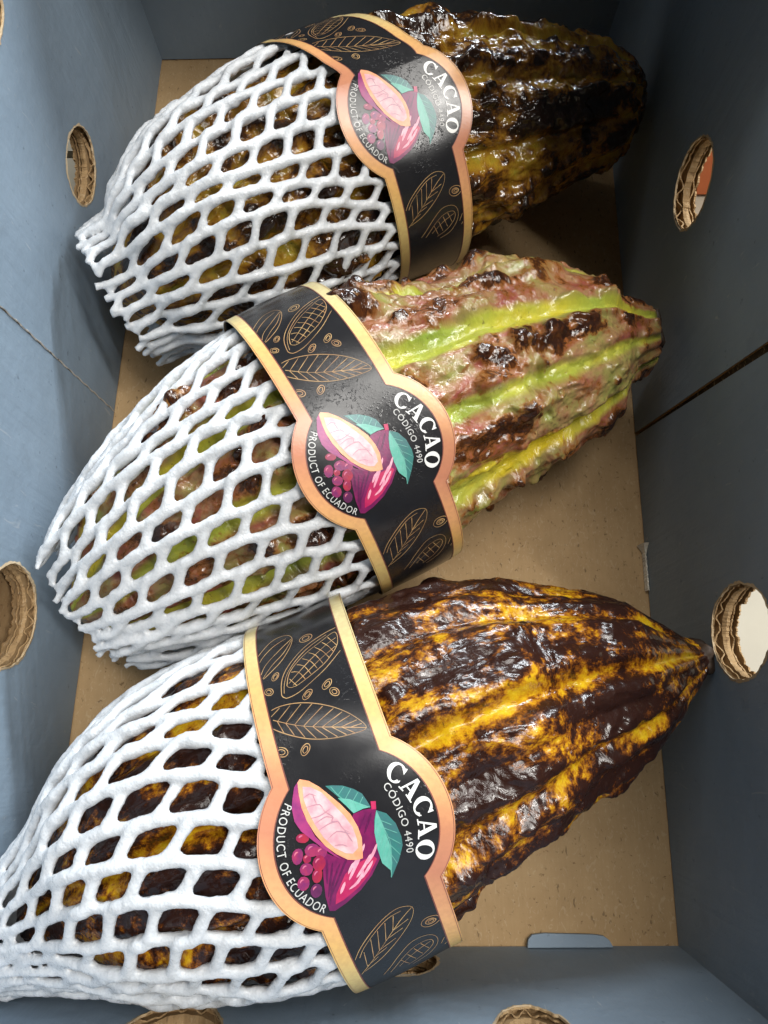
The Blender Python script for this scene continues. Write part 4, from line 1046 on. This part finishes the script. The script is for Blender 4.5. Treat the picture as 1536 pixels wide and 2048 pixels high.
def build_label(lab, text):
    base = lab.A.copy(); base[2] = 0
    xr = np.pi * lab.R / lab.k * 1000
    xn = math.sqrt(RM ** 2 - BW ** 2); xi = math.sqrt((RM - BD) ** 2 - (BW - BD) ** 2)
    X = np.unique(np.round(np.concatenate([np.linspace(-xr, xr, 260), np.linspace(-xn - 1, xn + 1, 120), [-xn, xn, -xi, xi]]), 3))
    ho = half_w(X); hi = half_w(X, BD)
    root = strip_mesh('paper_label_band', lab, X, -ho, ho, 26, 0.0, M_LBLACK, None, base)
    root.location = base
    sd = root.modifiers.new('paper', 'SOLIDIFY'); sd.thickness = .00028; sd.offset = -1
    tag(root, text, 'paper label', 'printed label bands round the pods')
    g = strip_mesh('gilt_border', lab, X, hi, ho - .02, 5, .00006, M_LGOLD, root, base, True)
    g2 = strip_mesh('gilt_border', lab, X, -ho + .02, -hi, 5, .00006, M_LGOLD, root, base, True)
    l1 = strip_mesh('border_outline', lab, X, hi - .12, hi + .18, 2, .00009, M_LINE, root, base)
    l2 = strip_mesh('border_outline', lab, X, -hi - .18, -hi + .12, 2, .00009, M_LINE, root, base)
    l3 = strip_mesh('border_outline', lab, X, ho - .42, ho - .28, 2, .00009, M_LINE, root, base)
    l4 = strip_mesh('border_outline', lab, X, -ho + .28, -ho + .42, 2, .00009, M_LINE, root, base)
    # gold line drawings
    for grp in GOLD_GROUPS:
        ribbon_mesh('gold_line_drawing', lab, [ART['gold'][i] for i in grp], .18, .00007, M_GOLDLINE, root, base)
    # the painted pod, its open half, beans and leaves
    pic = poly_mesh('printed_pod', lab, [ART['pod']], .00010, M_PURPLE, root, base)
    poly_mesh('crimson_side', lab, [ART['crim']], .00013, M_CRIM, pic, base)
    ribbon_mesh('dark_rib', lab, ART['dark'], .45, .00015, M_PDARK, pic, base, True)
    ribbon_mesh('pink_highlight', lab, ART['hil'], .62, .00017, M_PINK, pic, base, True)
    poly_mesh('stem', lab, [ART['stem']], .00013, M_CRIM, pic, base)
    lf = poly_mesh('printed_leaf', lab, [ART['leafa']], .00008, M_TEAL, root, base)
    poly_mesh('light_half', lab, [ART['leafal']], .000095, M_TEALL, lf, base)
    ribbon_mesh('vein', lab, ART['veina'], .16, .00011, M_VEIN, lf, base)
    lf = poly_mesh('printed_leaf', lab, [ART['leafb']], .00014, M_TEAL, root, base)
    poly_mesh('light_half', lab, [ART['leafbl']], .00016, M_TEALL, lf, base)
    ribbon_mesh('vein', lab, ART['veinb'], .16, .00018, M_VEIN, lf, base)
    hf = poly_mesh('printed_half_pod', lab, [ART['shell']], .00018, M_SHELL, root, base)
    poly_mesh('orange_rim', lab, [ART['rim']], .00021, M_RIMO, hf, base)
    poly_mesh('pulp', lab, [ART['pulp']], .00024, M_PULP, hf, base)
    ribbon_mesh('pulp_line', lab, ART['pulpl'], .22, .00027, M_PULPL, hf, base, True)
    for i, (ci, p) in enumerate(ART['beans']):
        b = poly_mesh('printed_bean', lab, [p], .00013 + .00001 * i, M_BEAN[ci], root, base)
        q = np.array(p); cq = q.mean(0)
        ribbon_mesh('bean_shine', lab, [[tuple(cq + (q[k_] - cq) * .55) for k_ in (6, 7, 8, 9)]], .30, .000135 + .00001 * i, M_SHINE, b, base, True)
    # lettering
    size = 4.2
    names = 'CACAO'
    adv = [SERIF[c][1] * size + .12 for c in names]
    x = -sum(adv) / 2
    for c, a in zip(names, adv):
        VV, FF, n0 = [], [], 0
        for k, q in enumerate(SERIF[c][0]):
            q2 = arc_xy(q * size + (x, 0), 13.7)
            VV.append(lab.p(q2, .00012 + .000006 * (k % 6 if c == 'A' else (k > 28) * (k - 27)))); FF.append(tuple(range(n0, n0 + len(q)))); n0 += len(q)
        P = np.vstack(VV)
        FF = [f if np.cross(P[f[1]] - P[f[0]], P[f[2]] - P[f[0]]) @ (P[f[0]] - lab.A) > 0 else f[::-1] for f in FF]
        mesh_np('white_letter', P - base, FF, M_WHITE, root, False)
        x += a
    V, F = TXT_CODE
    V = V - (V[:, 0].max() / 2, 0)
    V = V * (15.9 / np.ptp(V[:, 0]), 1)
    letter_mesh('code_lettering', lab, arc_xy(V, 27.0, -16.9) , F, .00012, M_GREYTXT, root, base)
    V, F = TXT_PROD
    V = V - (V[:, 0].max() / 2, 0)
    V = V * (28.6 / np.ptp(V[:, 0]), 1)
    letter_mesh('origin_lettering', lab, arc_xy(V, 18.0, 0, True), F, .00012, M_GREYTXT, root, base)
    return root
# ------------------------------------------------------------------ the three pods, their sleeves and bands
def knots_at(spine, rows):
    """rows of (index of a spine point, radius)"""
    return [(spine.knots[i] if isinstance(i, int) else i, r) for i, r in rows]

# middle pod
SP2 = Spine([(140, 1243, .043), (250, 1165, .045), (400, 1060, .047), (560, 958, .047), (714, 872, .047), (850, 810, .047), (980, 755, .046), (1080, 722, .046), (1185, 692, .045), (1303, 663, .044)])
k = SP2.knots
pod, base = build_pod('cacao_pod', SP2, [(k[1] - .018, 0), (k[1] - .008, .014), (k[1] + .003, .0240), (k[2], .0362), (k[3], .0440), (k[4], .0465), (k[5], .0442), (k[6], .0406), (k[7], .0352), (k[8], .0262), (k[8] + .008, .0180), (k[8] + .013, .0150), (k[9] - .004, .0122), (k[9], .004)],
                      pod_mat_mid(), 21, 6, .0064, .0068, 98, 'pink and green cacao pod with burnt brown warts, in the middle of the three', .20, .22, 250, .0034)
nub(SP2, k[9] - .004, .0095, .0055, pod, base)
build_net('foam_net_sleeve', SP2, [(k[0] + .009, .0235), (k[1], .0300), (k[2], .0405), (k[3], .0475), (k[4] - .006, .0498), (k[4], .0500)], 32, 5, .00166,
          'white foam net sleeve over the pink and green middle pod')
build_label(Label(SP2, k[4], .0514, -29, -.0055, .03), 'black label band with gold border round the pink and green middle pod')

# front pod
SP3 = Spine([(-140, 1945, .036), (-20, 1888, .040), (160, 1788, .044), (392, 1658, .047), (545, 1602, .047), (694, 1553, .047), (830, 1478, .047), (960, 1423, .047), (1050, 1393, .046), (1150, 1366, .046), (1260, 1346, .045), (1330, 1331, .045), (1370, 1323, .044), (1410, 1312, .044)])
k = SP3.knots
pod, base = build_pod('cacao_pod', SP3, [(k[2] - .018, 0), (k[2] - .006, .014), (k[2] + .004, .0220), (k[3] - .018, .0325), (k[3], .0392), (k[4], .0435), (k[5], .0458), (k[6], .0438), (k[7], .0420), (k[8], .0374), (k[9], .0310), (k[10], .0236), (k[11], .0138), (k[12], .0084), (k[13] - .002, .0052), (k[13], .002)],
                      pod_mat_front(), 33, 3, .0058, .0036, 62, 'glossy yellow and dark brown cacao pod with a pointed tip, at the front', .15, .25, 120, .0014)
nub(SP3, k[13] - .0060, .0062, .0082, pod, base)
build_net('foam_net_sleeve', SP3, [(k[0], .0115), (k[1], .0145), (k[2], .0262), (k[3] - .018, .0375), (k[3], .0438), (k[4], .0478), (k[5], .0482)], 32, 9, .00170,
          'white foam net sleeve over the glossy yellow pod, tapering into the front left corner')
build_label(Label(SP3, k[5], .0497, -12.8, .0008, -.03), 'black label band with gold border round the glossy yellow front pod')

# back pod
SP1 = Spine([(225, 606, .043), (335, 545, .046), (470, 462, .047), (620, 372, .047), (770, 299, .047), (900, 268, .047), (1050, 240, .045), (1170, 220, .044), (1240, 203, .043), (1280, 196, .043)])
k = SP1.knots
pod, base = build_pod('cacao_pod', SP1, [(k[1] - .020, 0), (k[1] - .008, .018), (k[1] + .004, .0280), (k[2] - .002, .0395), (k[3], .0425), (k[4], .0430), (k[5], .0390), (k[6], .0330), (k[7], .0252), (k[8], .0162), (k[9] - .002, .010), (k[9] + .001, .002)],
                      pod_mat_back(), 55, 14, .0044, .0064, 88, 'dark brown lumpy cacao pod at the back with its rounded end in shadow', .16, .25, 260, .0019)
nub(SP1, k[9] - .002, .005, .003, pod, base)
build_net('foam_net_sleeve', SP1, [(k[0] + .004, .0262), (k[0] + .014, .0270), (k[1], .0335), (k[2], .0445), (k[3], .0462), (k[4] - .006, .0446), (k[4], .0440)], 31, 14, .00166,
          'white foam net sleeve with a wide open end, over the dark brown back pod')
def curl1(ph, w):
    d = np.degrees(ph)
    up = np.clip(d + 16, 0, 45)
    return -.00028 * up * sstep(0, 12, up), -.00007 * up
build_label(Label(SP1, k[4], .0490, -31.7, -.0041, .06, 1.0, curl1), 'black label band curled and creased along its upper edge, round the dark brown back pod')

# a crumb of torn foam on the edge of the front band, and one on the floor
def crumb(px, py, z, r, seed, text):
    bm = bmesh.new()
    bmesh.ops.create_icosphere(bm, subdivisions=3, radius=r)
    co = np.array([v.co[:] for v in bm.verts])
    k_ = 1 + .45 * fbm(co / r * 1.3, 3, seed)
    for v, s_ in zip(bm.verts, k_): v.co = Vector((v.co.x * s_ * 1.5, v.co.y * s_ * .8, v.co.z * s_ * .7))
    me = bpy.data.meshes.new('foam_crumb'); bm.to_mesh(me); bm.free()
    me.materials.append(M_FOAM)
    me.polygons.foreach_set('use_smooth', np.ones(len(me.polygons), bool))
    o = bpy.data.objects.new('foam_crumb', me); COL.objects.link(o)
    o.location = at(px, py, z)
    tag(o, text, 'foam crumb')
crumb(908, 1822, .0022, .0016, 3, 'tiny crumb of white foam on the kraft bottom beside the front label band')
